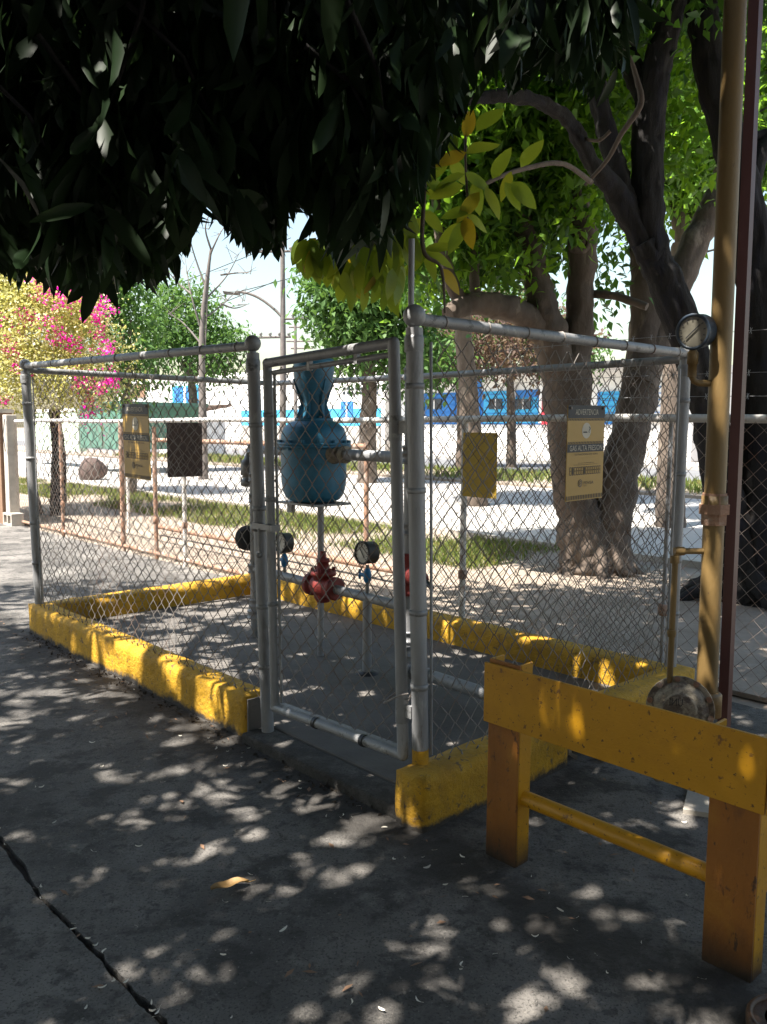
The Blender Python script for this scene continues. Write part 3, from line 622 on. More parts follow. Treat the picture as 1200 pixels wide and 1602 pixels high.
# right side: reader stands on the +E1 side
o1 = En(4.045, .885, 1.66)
warning_sign(o1, EY * 1 + EZ * .015, -EZ + EY * .0, EX, .305, .44, 'amber warning sign reading ADVERTENCIA GAS ALTA PRESION in front of the forked tree')
o2 = En(1.49, -.02, 1.685)
warning_sign(o2, EX - EZ * .02, -EZ + EX * .04, -EY, .325, .44, 'amber warning sign in shade on the gate side panel between rusty posts')
def back_plate(o, x, W, Hh, m, label, nv, skew=0):
    t = thing('sign_panel', o, label, 'sign', 'warning signs tied to the enclosure'); MB().obox(o, x * W + EZ * skew, nv * .004, -EZ * Hh).build('plate', m, t, bevel=.001)
    for u in (.08, .92): MB().tube([o + x * W * u - EZ * .02 - nv * .004, o + x * W * u - EZ * .02 + nv * .012], .006, 6).build('tie', 'wire', t)
back_plate(En(.06, 1.05, 1.585), nrm(EY * 1.95 + EX * .15), .315, .45, 'sback_shade', 'back of a sign panel behind the mesh, coloured dark as in shade', -EX, .0)
back_plate(En(2.43, 2.012, 1.525), EX, .30, .44, 'sback_lit', 'sign panel coloured sunlit yellow, seen from behind with leaf shadows', EY, .0)

# ------------------------------------------------------------------ yellow barrier
bar = thing('steel_barrier', En(4.86, 0, 0), 'yellow steel guard rail on channel legs in front of the gas riser', 'barrier')
MB().ebox(4.37, 5.362, -.062, -.05, .505, .722).build('front_plate', 'byellow', bar, bevel=.002)
MB().ebox(5.366, 5.376, -.060, 1.25, .505, .722).build('side_plate', 'byellow', bar, bevel=.002)
for a0, a1 in ((4.38, 4.515), (5.2, 5.345)):
    zt_ = .735 if a0 < 5 else .715
    lg = MB().ebox(a0 + .0005, a1 - .0005, -.046, -.036, -.01, zt_).build('leg', 'borange', bar, bevel=.002)
    for a_ in (a0, a1 - .009): MB().ebox(a_, a_ + .009, -.0355, .03, -.01, zt_).build('flange', 'byellow', lg, bevel=.002)
lg = MB().ebox(5.28, 5.36, 1.1, 1.11, -.01, .70).ebox(5.28, 5.288, 1.111, 1.18, -.01, .70).ebox(5.352, 5.36, 1.111, 1.18, -.01, .70).build('leg', 'byellow', bar, bevel=.002)
MB().tube([En(4.50, .0, .245), En(5.205, .0, .245)], .0275, 16).build('cross_pipe', 'byellow', bar); MB().tube([En(5.315, .0, .245), En(5.315, 1.1, .245)], .0275, 16).build('cross_pipe', 'byellow', bar)

# ------------------------------------------------------------------ ochre riser, gauge, service regulator, maroon post
YP = np.array([1.365, 3.37, 0])
yp = thing('gas_riser_pipe', YP, 'tall ochre yellow gas riser pipe with round gauge behind the barrier', 'pipe')
def ypipe(pts, r, name='pipe', m='pyellow'): return MB().tube(pts, r, 18).build(name, m, yp)
lean = np.array([-.006, .0, 1.0])
ypipe([YP + lean * .40, YP + lean * 1.2, YP + lean * 2.4, YP + lean * 4.4], .042)
MB().lathe(YP + lean * .36, lean, [(0, .05), (0, .062), (.09, .062), (.095, .058), (.10, .046)], 22).build('coupling', 'pyellow', yp)
un = MB().lathe(YP + lean * 1.165, lean, [(0, .046), (0, .052), (.045, .053), (.045, .063), (.085, .063), (.085, .053), (.13, .051), (.13, .045)], 8, False).build('union', 'rust', yp)
MB().lathe(YP + lean * 1.245, lean, [(0, .052), (.04, .051), (.04, .046)], 22).build('union_top', 'pyellow', yp)
sd = nrm(np.array([-1, -.05, 0])); q = YP + lean * 1.055
ypipe([q, q + sd * .135, q + sd * .150 - EZ * .012, q + sd * .155 - EZ * .03, q + sd * .157 - EZ * .62], .0125, 'side_pipe')
MB().lathe(q + sd * .12, sd, [(0, .018), (.025, .019), (.04, .016)], 12).build('elbow', 'pyellow', yp); MB().lathe(q + sd * .157 - EZ * .02, -EZ, [(0, .019), (.03, .019)], 12).build('elbow', 'pyellow', yp); MB().lathe(q + sd * .157 - EZ * .33, -EZ, [(0, .0165), (.012, .0185), (.03, .0165)], 12).build('coupling', 'pyellow', yp)
q = YP + lean * 1.74; c = q + sd * .115
ypipe([q, q + sd * .085, q + sd * .105 + EZ * .008, c + EZ * .03], .0135, 'gauge_pipe'); MB().lathe(c + EZ * .025, EZ, [(0, .018), (.05, .018), (.05, .022), (.095, .022), (.11, .012), (.13, .012)], 10).build('coupling', 'pyellow', yp)
gauge(c + EZ * .205 + np.array([.012, .0, 0]), (-.72, -.68, -.12), .068, .078, yp, 'gcase', 'olddial', needle=40)
sr = thing('service_regulator', YP + np.array([-.12, -.06, 0]), 'weathered cast gas regulator with raised letters beside the ochre riser', 'regulator')
rc = YP + np.array([-.13, -.05, .40]); fx = nrm(np.array([-.35, -.9, .28]))
MB().lathe(rc - fx * .06, fx, [(0, .04), (.02, .10), (.045, .112)], 28).build('back_case', 'cast', sr)
MB().lathe(rc - fx * .015, fx, [(0, .11), (0, .134), (.011, .136), (.012, .126), (.014, .126), (.015, .136), (.026, .134), (.026, .105)], 28, False).build('rim_flange', 'cast', sr)
MB().lathe(rc + fx * .011, fx, [(0, .112), (.012, .106), (.026, .092), (.034, .085), (.035, .07), (.05, .064), (.054, .058), (.054, .01)], 28).build('diaphragm_case', 'cast', sr)
sx_ = nrm(np.cross(fx, EZ)); ux = np.cross(sx_, fx)
for k in range(10):
    a = 2 * math.pi * (k + .3) / 10
    MB().lathe(rc - fx * .026 + (sx_ * math.cos(a) + ux * math.sin(a)) * .122, fx, [(0, .013), (.052, .013)], 6, False).build('bolt', 'rust', sr)
me, a = text_mesh('UNI', .03, .05)
cc_ = np.stack([rc + fx * .0665 + sx_ * (p[0] - .01) + ux * (p[1] + .012) for p in a]) - np.array(sr.location)
me.vertices.foreach_set('co', cc_.astype(np.float32).ravel()); me.materials.clear(); me.materials.append(MT['ink']); ob = D.objects.new('lettering', me); COL.objects.link(ob); ob.parent = sr
MB().tube([rc - EZ * .02, rc - EZ * .28, rc - EZ * .32 - EX * .1 + EY * .02], .03, 14).build('inlet_pipe', 'cast', sr)
MB().tube([rc + np.array([.02, .04, -.05]), YP + lean * .38], .04, 14).build('outlet_body', 'cast', sr)
MB().tube([En(4.35, 1.0, .15), En(4.50, 1.0, .15), rc - EZ * .3], .034, 12).build('inlet_bend', 'rail', sr)
mp_ = thing('steel_post', YP + np.array([.10, .07, 0]), 'slim maroon angle iron post behind the ochre riser', 'post')
b = MB(); p0 = YP + np.array([.076, .062, 0]); tl = np.array([-.026, 0, 4.4])
b.obox(p0, np.array([.036, -.012, 0]), np.array([.004, .006, 0]), tl); b.obox(p0 + np.array([.0365, -.0122, 0]), np.array([.03, .03, 0]), np.array([-.005, .003, 0]), tl); b.build('angle', 'brown', mp_)
MB().obox(YP + np.array([-.14, -.16, -.01]), np.array([.34, -.12, 0]), np.array([.14, .30, 0]), EZ * .03).build('base_plate', 'concp', mp_)

# ------------------------------------------------------------------ perimeter fence
pf = thing('perimeter_fence', St(0, 4.66, 0), 'long rusty chain link fence running along the street side', 'fence')
c1L = float(E1 @ np.array([-5.668, 12.973])); c1R = 4.4; FC = 4.66
MB().tube([St(c1L + (c1R - c1L) * i / 12, FC, 1.62 + .01 * math.sin(i * 2.1)) for i in range(13)], .024, 12).build('top_rail', 'whitepipe', pf)
MB().tube([St(-1.2 + (c1R + 1.2) * i / 6, FC, .07) for i in range(7)], .026, 12).build('bottom_rail', 'galv', pf)
MB().tube([St(c1L + (-4.0 - c1L) * i / 6, FC, .06) for i in range(7)], .024, 12).build('bottom_rail', 'rust', pf)
for px, m, z1 in ((22, 'rust', 1.66), (97, 'rust', 1.6), (191, 'rust', 1.62), (243, 'rust', 1.55), (288, 'whitepipe', 1.6), (726, 'whitepipe', 1.62), (1046, 'galv', 1.64)):
    d = ray(px, 760); t = FC / (E2 @ d[:2]); c1 = float(E1 @ (d[:2] * t)); p = St(c1, FC, 0)
    po = MB().tube([p - EZ * .05, p + EZ * z1], .03 if px in (191, 22) else (.024 if px < 1000 else .013), 12).build('post', m, pf)
    MB().lathe(p + EZ * .42, EZ, [(0, .026), (.01, .034), (.06, .034), (.07, .026)], 12).build('clamp', 'rust', po)
V, Fq = chain_link(St(c1L, FC - .03), St(c1R, FC - .03), .06, 1.6, r=.0017); np_mesh('wire_mesh', V, Fq, 'pwire', pf, True, 'stuff')
for z in (1.74, 1.87, 2.10):
    b = MB(); pts = [St(c1, FC, z + .01 * math.sin(c1 * 1.7)) for c1 in np.arange(-3.8, c1R, .12)]; b.tube(pts, .0017, 4, False)
    for p in pts: b.tube([p - EZ * .018 + EX * .008, p + EZ * .018], .0012, 3, False).tube([p - EZ * .015 - EY * .008, p + EZ * .016 + EX * .012], .0012, 3, False)
    b.build('barbed_strand', 'galv', pf)
sg = thing('gate_leaf', St(-9, 5.72, .06), 'rusty pipe gate leaf parked behind the perimeter fence', 'gate')
def c1_at(px, c2): d = ray(px, 800); return float(E1 @ (d[:2] * (c2 / (E2 @ d[:2]))))
ga, gb = c1_at(243, 5.72), c1_at(575, 5.72)
MB().tube([St(ga, 5.72, 1.36), St(gb, 5.72, 1.36)], .03, 10).build('top_bar', 'rust', sg); MB().tube([St(ga, 5.72, .12), St(c1_at(650, 5.72), 5.72, .12)], .035, 10).build('bottom_bar', 'rust', sg)
for px in (201, 243, 573): MB().tube([St(c1_at(px, 5.72), 5.72, -.02), St(c1_at(px, 5.72), 5.72, 1.4)], .026, 10).build('upright', 'rust' if px > 210 else 'whitepipe', sg)
# concrete end post, block and brown wall at the left end
p = St(c1L - .12, 4.62, 0)
ep = thing('concrete_post', p, 'grey concrete end post at the far left of the fence', 'post'); MB().obox(p - EX * .1 - EY * .08, EX * .17, EY * .16, EZ * 1.72).build('shaft', 'concp', ep, bevel=.01)
MB().tube([p - EY * .1 + EX * .06 + EZ * 1.65, p - EY * .12 + EX * .02 + EZ * 1.4, p - EY * .11 + EX * .07 + EZ * 1.15], .006, 5).build('wire_loop', 'cable', ep)
p = St(c1L - 3.2, 4.5, 0); ww = thing('boundary_wall', p, 'brown mud coloured wall at the left edge of the yard', 'wall'); MB().obox(p, EX * 2.95, EY * .2, EZ * 1.75).build('panel', 'mud', ww); MB().obox(p - EY * .03 + EZ * 1.75, EX * 2.95, EY * .26, EZ * .06).build('coping', 'concp', ww)
p = on_ground(12, 822); cbk = thing('concrete_block', p, 'hollow concrete block lying by the concrete end post', 'block')
MB().obox(p - EX * .2, EX * .38, EY * .19, EZ * .03).obox(p - EX * .2 + EZ * .16, EX * .38, EY * .19, EZ * .03).obox(p - EX * .2 + EZ * .03, EX * .04, EY * .19, EZ * .13).obox(p - EX * .03 + EZ * .03, EX * .04, EY * .19, EZ * .13).obox(p + EX * .14 + EZ * .03, EX * .04, EY * .19, EZ * .13).build('shell', 'concp', cbk)

# ------------------------------------------------------------------ trees
def limb(parent, pts, radii, m, name='limb', n=12, jit=.16):
    P = np.array(pts, float); k = len(P); tt = np.linspace(0, k - 1, (k - 1) * 12 + 1); out = []; rr = []
    for t in tt:    # Catmull-Rom
        i = min(int(t), k - 2); f_ = t - i; p0, p1, p2, p3 = P[max(i - 1, 0)], P[i], P[i + 1], P[min(i + 2, k - 1)]
        out.append(.5 * ((2 * p1) + (-p0 + p2) * f_ + (2 * p0 - 5 * p1 + 4 * p2 - p3) * f_ ** 2 + (-p0 + 3 * p1 - 3 * p2 + p3) * f_ ** 3)); rr.append(radii[i] * (1 - f_) + radii[i + 1] * f_)
    big = max(radii) > .1 and not m == 'wood'
    return MB().tube(out, rr, n * 2 if big else n, True, True, jit, (.022 if m == 'bark_dark' else .014) if big else 0).build(name, m, parent)
def crown(parent, blobs, m, n_leaf, size, kind='simple', droop=.35, cluster=.16, per=10, name='crown', wr=.45, cull=None):
    tot = sum(b[1][0] * b[1][1] * b[1][2] for b in blobs) ** 1.0; Ps = []
    for c, r in blobs:
        nb = max(1, int(n_leaf / per * (r[0] * r[1] * r[2]) / tot)); dv = rand_dirs(nb) * (rng.uniform(.15, 1, nb) ** .5)[:, None]
        Ps.append(np.asarray(c) + dv * np.asarray(r) + rng.normal(size=(nb, 3)) * .07)
    C = np.concatenate(Ps)
    if cull is not None: C = C[cull(C)]
    C = np.repeat(C, per, 0); n = len(C)
    P = C + rng.normal(size=(n, 3)) * cluster; d = nrm(rng.normal(size=(n, 3)) * .7 + np.array([0, 0, -droop])); nr = nrm(rng.normal(size=(n, 3)) * .5 + np.array([0, 0, 1]))
    Ln = rng.uniform(.7, 1.25, n) * size
    V, T = leaf_geom(P, d, nr, Ln, Ln * wr, kind); return np_mesh(name, V, T, m, parent, kind='stuff')

# mango tree: its crown hangs over the yard; the trunk stands behind the viewer's left
mango = thing('mango_tree', (-3.6, -1.6, 0), 'dense dark mango tree whose drooping leaves hang over the yard', 'tree')
limb(mango, [(-3.6, -1.6, -.1), (-3.55, -1.5, 1.0), (-3.4, -1.3, 2.2), (-3.2, -1.0, 3.2)], [.36, .27, .25, .24], 'bark_dark', 'trunk', 14)
for pts, r in (([(-3.2, -1.0, 3.1), (-2.2, .6, 4.2), (-1.3, 2.2, 4.6), (-.6, 3.8, 4.4)], [.17, .13, .08, .03]), ([(-3.2, -1.0, 3.1), (-3.4, 1.0, 4.3), (-3.2, 3.0, 4.7), (-3.0, 4.8, 4.2)], [.15, .12, .08, .03]),
               ([(-3.2, -1.0, 3.1), (-1.6, -.6, 4.2), (.2, .4, 4.8), (1.6, 1.6, 4.6)], [.15, .11, .07, .03]), ([(-3.2, -1.0, 3.1), (-4.6, .2, 4.2), (-5.6, 2.0, 4.4)], [.13, .1, .03]), ([(-3.2, -1.0, 3.0), (-2.6, -2.4, 4.2), (-1.0, -3.4, 4.6)], [.13, .1, .03])):
    limb(mango, pts, r, 'bark_dark', 'limb', 8)
BX = [-400, 0, 60, 130, 180, 235, 285, 305, 350, 365, 400, 440, 458, 490, 505, 530, 560, 610, 640, 680, 720, 760, 800, 860, 920, 960, 1000, 1060, 1100, 1700]
BY = [430, 428, 440, 455, 430, 440, 395, 310, 310, 375, 390, 395, 320, 320, 385, 412, 365, 385, 330, 255, 190, 110, 140, 118, 145, 95, 45, 15, -20, -60]
def hangs_free(P, drop):       # keeps hanging clusters above the lower outline of the crown
    px, py = proj(P - (drop if hasattr(drop, '__len__') else np.array([0, 0, drop]))); y = P[:, 1]
    return (y < .6) | (py < np.interp(px, BX, BY))
def gap_field(P):          # openings in the crown that line up along the sun's rays
    out = []
    for x, y, z in P:
        qx, qy = x + .41 * z, y + .306 * z; out.append(mnoise.noise(Vector((qx * .7, qy * .7, 3.7))) * .55 + .9 * mnoise.noise(Vector((qx * 8.5, qy * 8.5, 8.1))))
    return np.array(out)
GAP = .25
NC = 5200
cx = rng.uniform(-7.0, 2.6, NC * 6); cy = rng.uniform(-4.2, 5.8, NC * 6); cz = 2.1 + rng.uniform(0, 1, NC * 6) ** 1.1 * 3.6
C = np.stack([cx, cy, cz], 1)
dist = np.sqrt(((cx + 2.0) / 5.0) ** 2 + ((cy - .9) / 5.2) ** 2)
keep = (dist < 1) & (cz < 2.9 + 2.9 * np.sqrt(np.clip(1 - dist ** 2, 0, 1)))
keep &= cz > 2.25 + .35 * np.array([mnoise.noise(Vector((x * .7, y * .7, 4.4))) for x, y in zip(cx, cy)])
keep &= hangs_free(C, .22)
keep &= gap_field(C) < .5
pxc, pyc = proj(C); keep &= (cy < .6) | (pxc < 700) | (rng.uniform(size=len(C)) < .12)
keep &= (cy < .6) | (cy > 2.4) | (pyc < -150) | (pxc < -150) | (pxc > 1350)
C = C[keep][:NC]
# extra curtain of clusters in the part of the crown that faces the gate
n2 = 40000; px_ = rng.uniform(-60, 1080, n2); py_ = rng.uniform(-120, 440, n2); yy = rng.uniform(2.6, 5.2, n2)
Cc = np.stack([at(a, b, c) for a, b, c in zip(px_, py_, yy)]); kk = hangs_free(Cc, rng.uniform(-.02, .3, (n2, 1)) * np.array([[0, 0, 1.0]])) & (Cc[:, 2] > 2.0) & (Cc[:, 2] < 5.0) & ((px_ < 700) | (((px_ > 770) & (px_ < 970) & (rng.uniform(size=n2) < .35)) | (rng.uniform(size=n2) < .06)))
Cc = Cc[kk][:2700]
C = np.concatenate([C, Cc])
per = 10; n = len(C) * per; C2 = np.repeat(C, per, 0)
isc = np.repeat(np.arange(len(C)) >= len(C) - len(Cc), per)[:, None]
d = rng.normal(size=(n, 3)) * np.where(isc, .33, np.array([.55, .55, .28])) + np.where(isc, -1.0, -.85) * EZ; P = C2 + rng.normal(size=(n, 3)) * .035
Ln = np.where(isc[:, 0], rng.uniform(.15, .25, n), rng.uniform(.14, .25, n)); Wd = Ln * rng.uniform(.2, .29, n); nr = nrm(rng.normal(size=(n, 3)) * np.array([1, 1, .3]))
tips = P + nrm(d) * Ln[:, None]; tx, ty = proj(tips); bx, by = proj(P)
infront = P[:, 1] > .6; ok = ~infront | (ty < np.interp(tx, BX, BY) + np.repeat(np.where(rng.uniform(size=len(C)) < .14, 62, 20), per)); ok &= np.max([gap_field(P + nrm(d) * (Ln * k_)[:, None]) for k_ in (.3, .9)], 0) < GAP + np.where(infront & (bx > 0) & (bx < 1200) & (by > -20), .14, 0)
P, d, nr, Ln, Wd, tx, ty, bx, by, infront = (a[ok] for a in (P, d, nr, Ln, Wd, tx, ty, bx, by, infront))
near_edge = infront & (ty > np.interp(tx, BX, BY) - 55) & (tx > 0) & (tx < 1000) & (ty > 0)
size_px = np.hypot(tx - bx, ty - by) * near_edge; pick = np.argsort(-size_px)[:300]; sel = np.zeros(len(P), bool); sel[pick] = True
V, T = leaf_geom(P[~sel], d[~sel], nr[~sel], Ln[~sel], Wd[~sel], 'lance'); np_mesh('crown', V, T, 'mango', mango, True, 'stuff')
nu = 100000; ux_ = rng.uniform(-9.5, 6.5, nu); uy_ = rng.uniform(-11, 6.2, nu); uz_ = rng.uniform(4.3, 7.2, nu)
U = np.stack([ux_, uy_, uz_], 1); ud = nrm(rng.normal(size=(nu, 3)) * np.array([1, 1, .4]) + np.array([0, 0, -.3])); ul = rng.uniform(.2, .3, nu); gx = np.max([gap_field(U + ud * (ul * k_)[:, None]) for k_ in (.05, .5, .95)], 0)
upx, upy = proj(U); ok = (gx < GAP) & (((ux_ + 1.5) / 8) ** 2 + ((uy_ + 1.7) / 9.4) ** 2 < 1) & ((uy_ < .6) | (upy < -30))
U = U[ok]; n = len(U); ud = ud[ok]; ul = ul[ok]
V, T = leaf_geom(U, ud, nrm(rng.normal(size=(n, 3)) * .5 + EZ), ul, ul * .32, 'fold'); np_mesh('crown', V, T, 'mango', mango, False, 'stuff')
# unseen leaf skirt added behind and left of the viewer to block skylight
ns = 26000; th = rng.uniform(R_(150), R_(330), ns); rr_ = rng.uniform(.86, 1.0, ns); zz_ = rng.uniform(.9, 5.2, ns)
S = np.stack([-1.5 + 8.3 * rr_ * np.cos(th), -1.7 + 9.3 * rr_ * np.sin(th), zz_], 1)
S = S[np.array([mnoise.noise(Vector((a_ * 3, z_ * .8, 1.7))) for a_, z_ in zip(th, zz_)]) < .25]; n = len(S); ul = rng.uniform(.24, .36, n)
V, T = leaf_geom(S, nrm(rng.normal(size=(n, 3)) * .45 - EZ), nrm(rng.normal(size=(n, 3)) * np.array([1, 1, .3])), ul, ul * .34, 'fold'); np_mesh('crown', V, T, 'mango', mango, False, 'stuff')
def leaf_proto(kind, wr, m, name='leaf', bendv=0):
    T_, tri = TEMPL[kind]; T_ = T_ * np.array([1, wr, 1.0]); me = D.meshes.new(name)
    # finer blade: three more rows along the leaf
    rows = np.linspace(0, 1, 7); vs = []; fs = []
    for i, t in enumerate(rows):
        w_ = wr * .5 * (math.sin(math.pi * min(1, t ** .8)) ** .75) if 0 < t < 1 else .004
        h = -.17 * t * t + bendv * math.sin(t * 6)
        for s in (-1, 0, 1): vs.append((t, s * w_, h + (abs(s) * .12 * w_)))
    for i in range(6):
        for s in (0, 1): fs.append((i * 3 + s, i * 3 + s + 1, i * 3 + s + 4, i * 3 + s + 3))
    me.from_pydata(vs, [], fs); me.polygons.foreach_set('use_smooth', [True] * len(fs)); me.materials.append(MT[m]); return me
def place_leaf(me, p, d, n, ln, parent, name='leaf'):
    d = nrm(d); s = nrm(np.cross(d, n)); n = np.cross(s, d); o = D.objects.new(name, me); COL.objects.link(o); o.parent = parent
    p = p - np.array(parent_loc(parent)); M_ = Matrix(((d[0], s[0], n[0], p[0]), (d[1], s[1], n[1], p[1]), (d[2], s[2], n[2], p[2]), (0, 0, 0, 1))) @ Matrix.Scale(float(ln), 4); o.matrix_local = M_; return o
protos = [leaf_proto('lance', w_, 'mango', bendv=bv) for w_, bv in ((.23, .0), (.26, .015), (.21, -.012))]
for i in pick: place_leaf(protos[i % 3], P[i], d[i], nr[i], Ln[i], mango)
tw = MB()
for i in rng.choice(len(C), 700, replace=False):
    c = C[i]; q = c + np.array([random.uniform(-.25, .25), random.uniform(-.25, .25), random.uniform(.2, .5)]); tw.tube([c, (c + q) / 2 + np.array([.03, 0, .03]), q], [.005, .007, .009], 4, False)
o = tw.build('twigs', 'bark_dark', mango); o['kind'] = 'stuff'

# forked pale street tree
A = at
t1 = thing('street_tree', A(925, 890, 9.1) * np.array([1, 1, 0]), 'pale forked street tree with a cut knot behind the fence', 'tree')
Y1 = 9.1; bp = 'bark_pale'
limb(t1, [A(925, 915, Y1), A(920, 870, Y1), A(905, 800, Y1), A(893, 720, Y1), A(888, 640, Y1), A(886, 560, Y1)], [.44, .33, .24, .225, .25, .24], bp, 'trunk', 18)
limb(t1, [A(945, 900, Y1), A(950, 830, Y1 + .05), A(968, 740, Y1 + .1), A(992, 650, Y1 + .2), A(1008, 560, Y1 + .25), A(1012, 470, Y1 + .3), A(1008, 380, Y1 + .3)], [.34, .25, .225, .20, .20, .185, .16], bp, 'trunk', 16)
limb(t1, [A(1000, 600, Y1 + .2), A(1040, 500, Y1 + .3), A(1085, 385, Y1 + .4), A(1118, 320, Y1 + .4), A(1150, 230, Y1 + .4)], [.2, .17, .16, .15, .1], bp, 'limb', 14)
limb(t1, [A(880, 600, Y1), A(865, 540, Y1 - .1), A(848, 480, Y1 - .2), A(838, 420, Y1 - .2), A(815, 350, Y1 - .2), A(790, 250, Y1 - .1)], [.22, .2, .17, .13, .12, .07], bp, 'limb', 14)
limb(t1, [A(862, 530, Y1 - .1), A(820, 492, Y1 - .3), A(775, 478, Y1 - .5), A(730, 476, Y1 - .7), A(700, 492, Y1 - .9)], [.16, .14, .13, .11, .07], bp, 'limb', 12)
limb(t1, [A(725, 478, Y1 - .7), A(705, 440, Y1 - .8), A(690, 380, Y1 - .8), A(680, 300, Y1 - .7)], [.08, .07, .06, .04], bp, 'limb', 10)
limb(t1, [A(745, 475, Y1 - .6), A(742, 420, Y1 - .6), A(750, 340, Y1 - .5)], [.055, .05, .03], bp, 'limb', 8)
limb(t1, [A(893, 600, Y1), A(905, 520, Y1 - .05), A(908, 450, Y1 - .1), A(912, 375, Y1 - .2), A(902, 310, Y1 - .15), A(905, 240, Y1), A(915, 160, Y1 + .1)], [.19, .155, .14, .15, .12, .10, .08], bp, 'limb', 14)
kc = A(911, 378, Y1 - .34); kn = MB().lathe(kc + np.array([0, .09, 0]), nrm(np.array([-.1, -1, -.12])), [(0, .13), (.06, .115), (.09, .085), (.09, .06), (.055, .05)], 16).build('cut_knot', bp, t1); MB().lathe(kc + np.array([0, .03, 0]), np.array([-.1, -1, -.12]), [(0, .058), (.02, .058)], 14).build('knot_core', 'bark_dark', kn)
limb(t1, [A(930, 460, Y1 - .1), A(965, 464, Y1 - .3), A(1012, 480, Y1 - .5)], [.045, .042, .04], 'wood' if False else bp, 'cut_branch', 10)
sp_ = lambda px, py, y, r, rz=None: (A(px, py, y), (r, r * 1.0, (rz or r * .75)))
def roots(t, base, n, r0, ln, m):
    for k in range(n):
        a = 2 * math.pi * (k + random.uniform(-.25, .25)) / n; u = np.array([math.cos(a), math.sin(a), 0]); v = np.array([-u[1], u[0], 0]); l_ = ln * random.uniform(.7, 1.2)
        limb(t, [base + u * .05 + EZ * .55, base + u * .22 + EZ * .24, base + u * (.25 + l_ * .5) + v * random.uniform(-.1, .1) + EZ * .05, base + u * (.25 + l_) + v * random.uniform(-.15, .15) - EZ * .06], [r0, r0 * .95, r0 * .6, r0 * .25], m, 'root', 8)
roots(t1, A(930, 890, Y1) * np.array([1, 1, 0]), 8, .10, .28, bp)
crown(t1, [sp_(760, 330, 9.3, .9, .8), sp_(820, 240, 9.6, 1.0, .8), sp_(720, 220, 9.4, .9), sp_(700, 400, 9.0, .6, .5), sp_(880, 160, 9.8, 1.0), sp_(780, 130, 9.6, 1.2), sp_(700, 60, 9.6, 1.2), sp_(840, 40, 9.8, 1.2), sp_(940, 60, 10, 1.1), sp_(790, 420, 9.2, .5, .4), sp_(860, 330, 9.4, .6, .8), sp_(950, 410, 9.6, .38, .6), sp_(660, 330, 9.0, .6, .7), sp_(800, -80, 9.8, 1.5), sp_(960, -60, 9.8, 1.5), sp_(620, -40, 9.6, 1.5)], 'dgreen', 52000, .145, 'fold', .45, .17, 9)

crown(t1, [sp_(780, 150, 9.2, 1.2, .9), sp_(720, 230, 9.0, .8, .8), sp_(860, 100, 9.3, 1.1), sp_(900, 220, 9.2, .6), sp_(700, 90, 9.2, 1.1), sp_(800, 300, 9.0, .6), sp_(690, 350, 8.7, .5, .5), sp_(960, 120, 9.4, .8), sp_(740, 430, 8.8, .35, .25)], 'green', 16000, .15, 'fold', .4, .17, 9)  # same tree's leaves in brighter green, standing in for sunlit foliage
crown(t1, [sp_(720, 160, 8.2, .6, .5), sp_(790, 220, 8.4, .5, .5), sp_(880, 150, 8.3, .45, .5), sp_(840, 60, 8.3, .7), sp_(690, 260, 8.2, .4, .5), sp_(900, 300, 8.5, .3, .4), sp_(940, 230, 8.3, .3, .4), sp_(780, 380, 8.5, .35, .3), sp_(1060, 150, 8.4, .3, .5), sp_(1080, 260, 8.5, .3, .3)], 'green', 6500, .15, 'fold', .4, .15, 9)  # front fringe of the crown, also coloured as lit leaves
# dark leaning tree on the right, with the arching branch of yellowing leaves
t2 = thing('leaning_tree', A(1165, 935, 7.6) * np.array([1, 1, 0]), 'dark barked tree leaning across behind the round gauge', 'tree')
Y2 = 7.6; bd = 'bark_dark'
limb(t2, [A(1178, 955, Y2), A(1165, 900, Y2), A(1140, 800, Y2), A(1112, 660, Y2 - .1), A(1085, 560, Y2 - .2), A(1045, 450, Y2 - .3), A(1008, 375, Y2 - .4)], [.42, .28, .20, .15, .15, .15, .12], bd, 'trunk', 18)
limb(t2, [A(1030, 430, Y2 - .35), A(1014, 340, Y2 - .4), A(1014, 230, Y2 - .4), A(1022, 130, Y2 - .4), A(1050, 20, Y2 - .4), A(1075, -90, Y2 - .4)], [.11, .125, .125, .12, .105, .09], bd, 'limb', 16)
limb(t2, [A(1035, 430, Y2 - .35), A(972, 315, Y2 - .45), A(930, 260, Y2 - .7), A(893, 195, Y2 - .9), A(850, 162, Y2 - 1.2), A(800, 150, Y2 - 1.5), A(740, 155, Y2 - 1.7), A(690, 188, Y2 - 1.9), A(655, 215, Y2 - 2.0)], [.11, .10, .07, .055, .045, .045, .035, .028, .018], bd, 'limb', 12)
limb(t2, [A(985, 340, Y2 - .4), A(965, 270, Y2 - .4), A(945, 190, Y2 - .4), A(932, 120, Y2 - .4), A(938, 40, Y2 - .3)], [.11, .09, .08, .075, .06], bd, 'limb', 12)
limb(t2, [A(1020, 160, Y2 - .4), A(990, 110, Y2 - .3), A(975, 40, Y2 - .2), A(985, -60, Y2)], [.1, .09, .08, .06], bd, 'limb', 10)
limb(t2, [A(915, 290, Y2 - .9), A(950, 250, Y2 - 1.0), A(972, 210, Y2 - 1.1), A(1002, 163, Y2 - 1.2), A(995, 120, Y2 - 1.2), A(985, 88, Y2 - 1.2)], [.014, .018, .02, .026, .02, .012], bp, 'dead_twig', 8)
limb(t2, [A(908, 215, Y2 - .8), A(935, 220, Y2 - .95), A(955, 205, Y2 - 1.0)], [.012, .014, .014], bp, 'dead_twig', 8)
limb(t2, [A(925, 285, Y2 - 1.0), A(880, 256, Y2 - 1.6), A(820, 264, Y2 - 2.0), A(770, 282, Y2 - 2.3), A(742, 300, Y2 - 2.4)], [.02, .018, .016, .014, .01], bp, 'twig', 8)
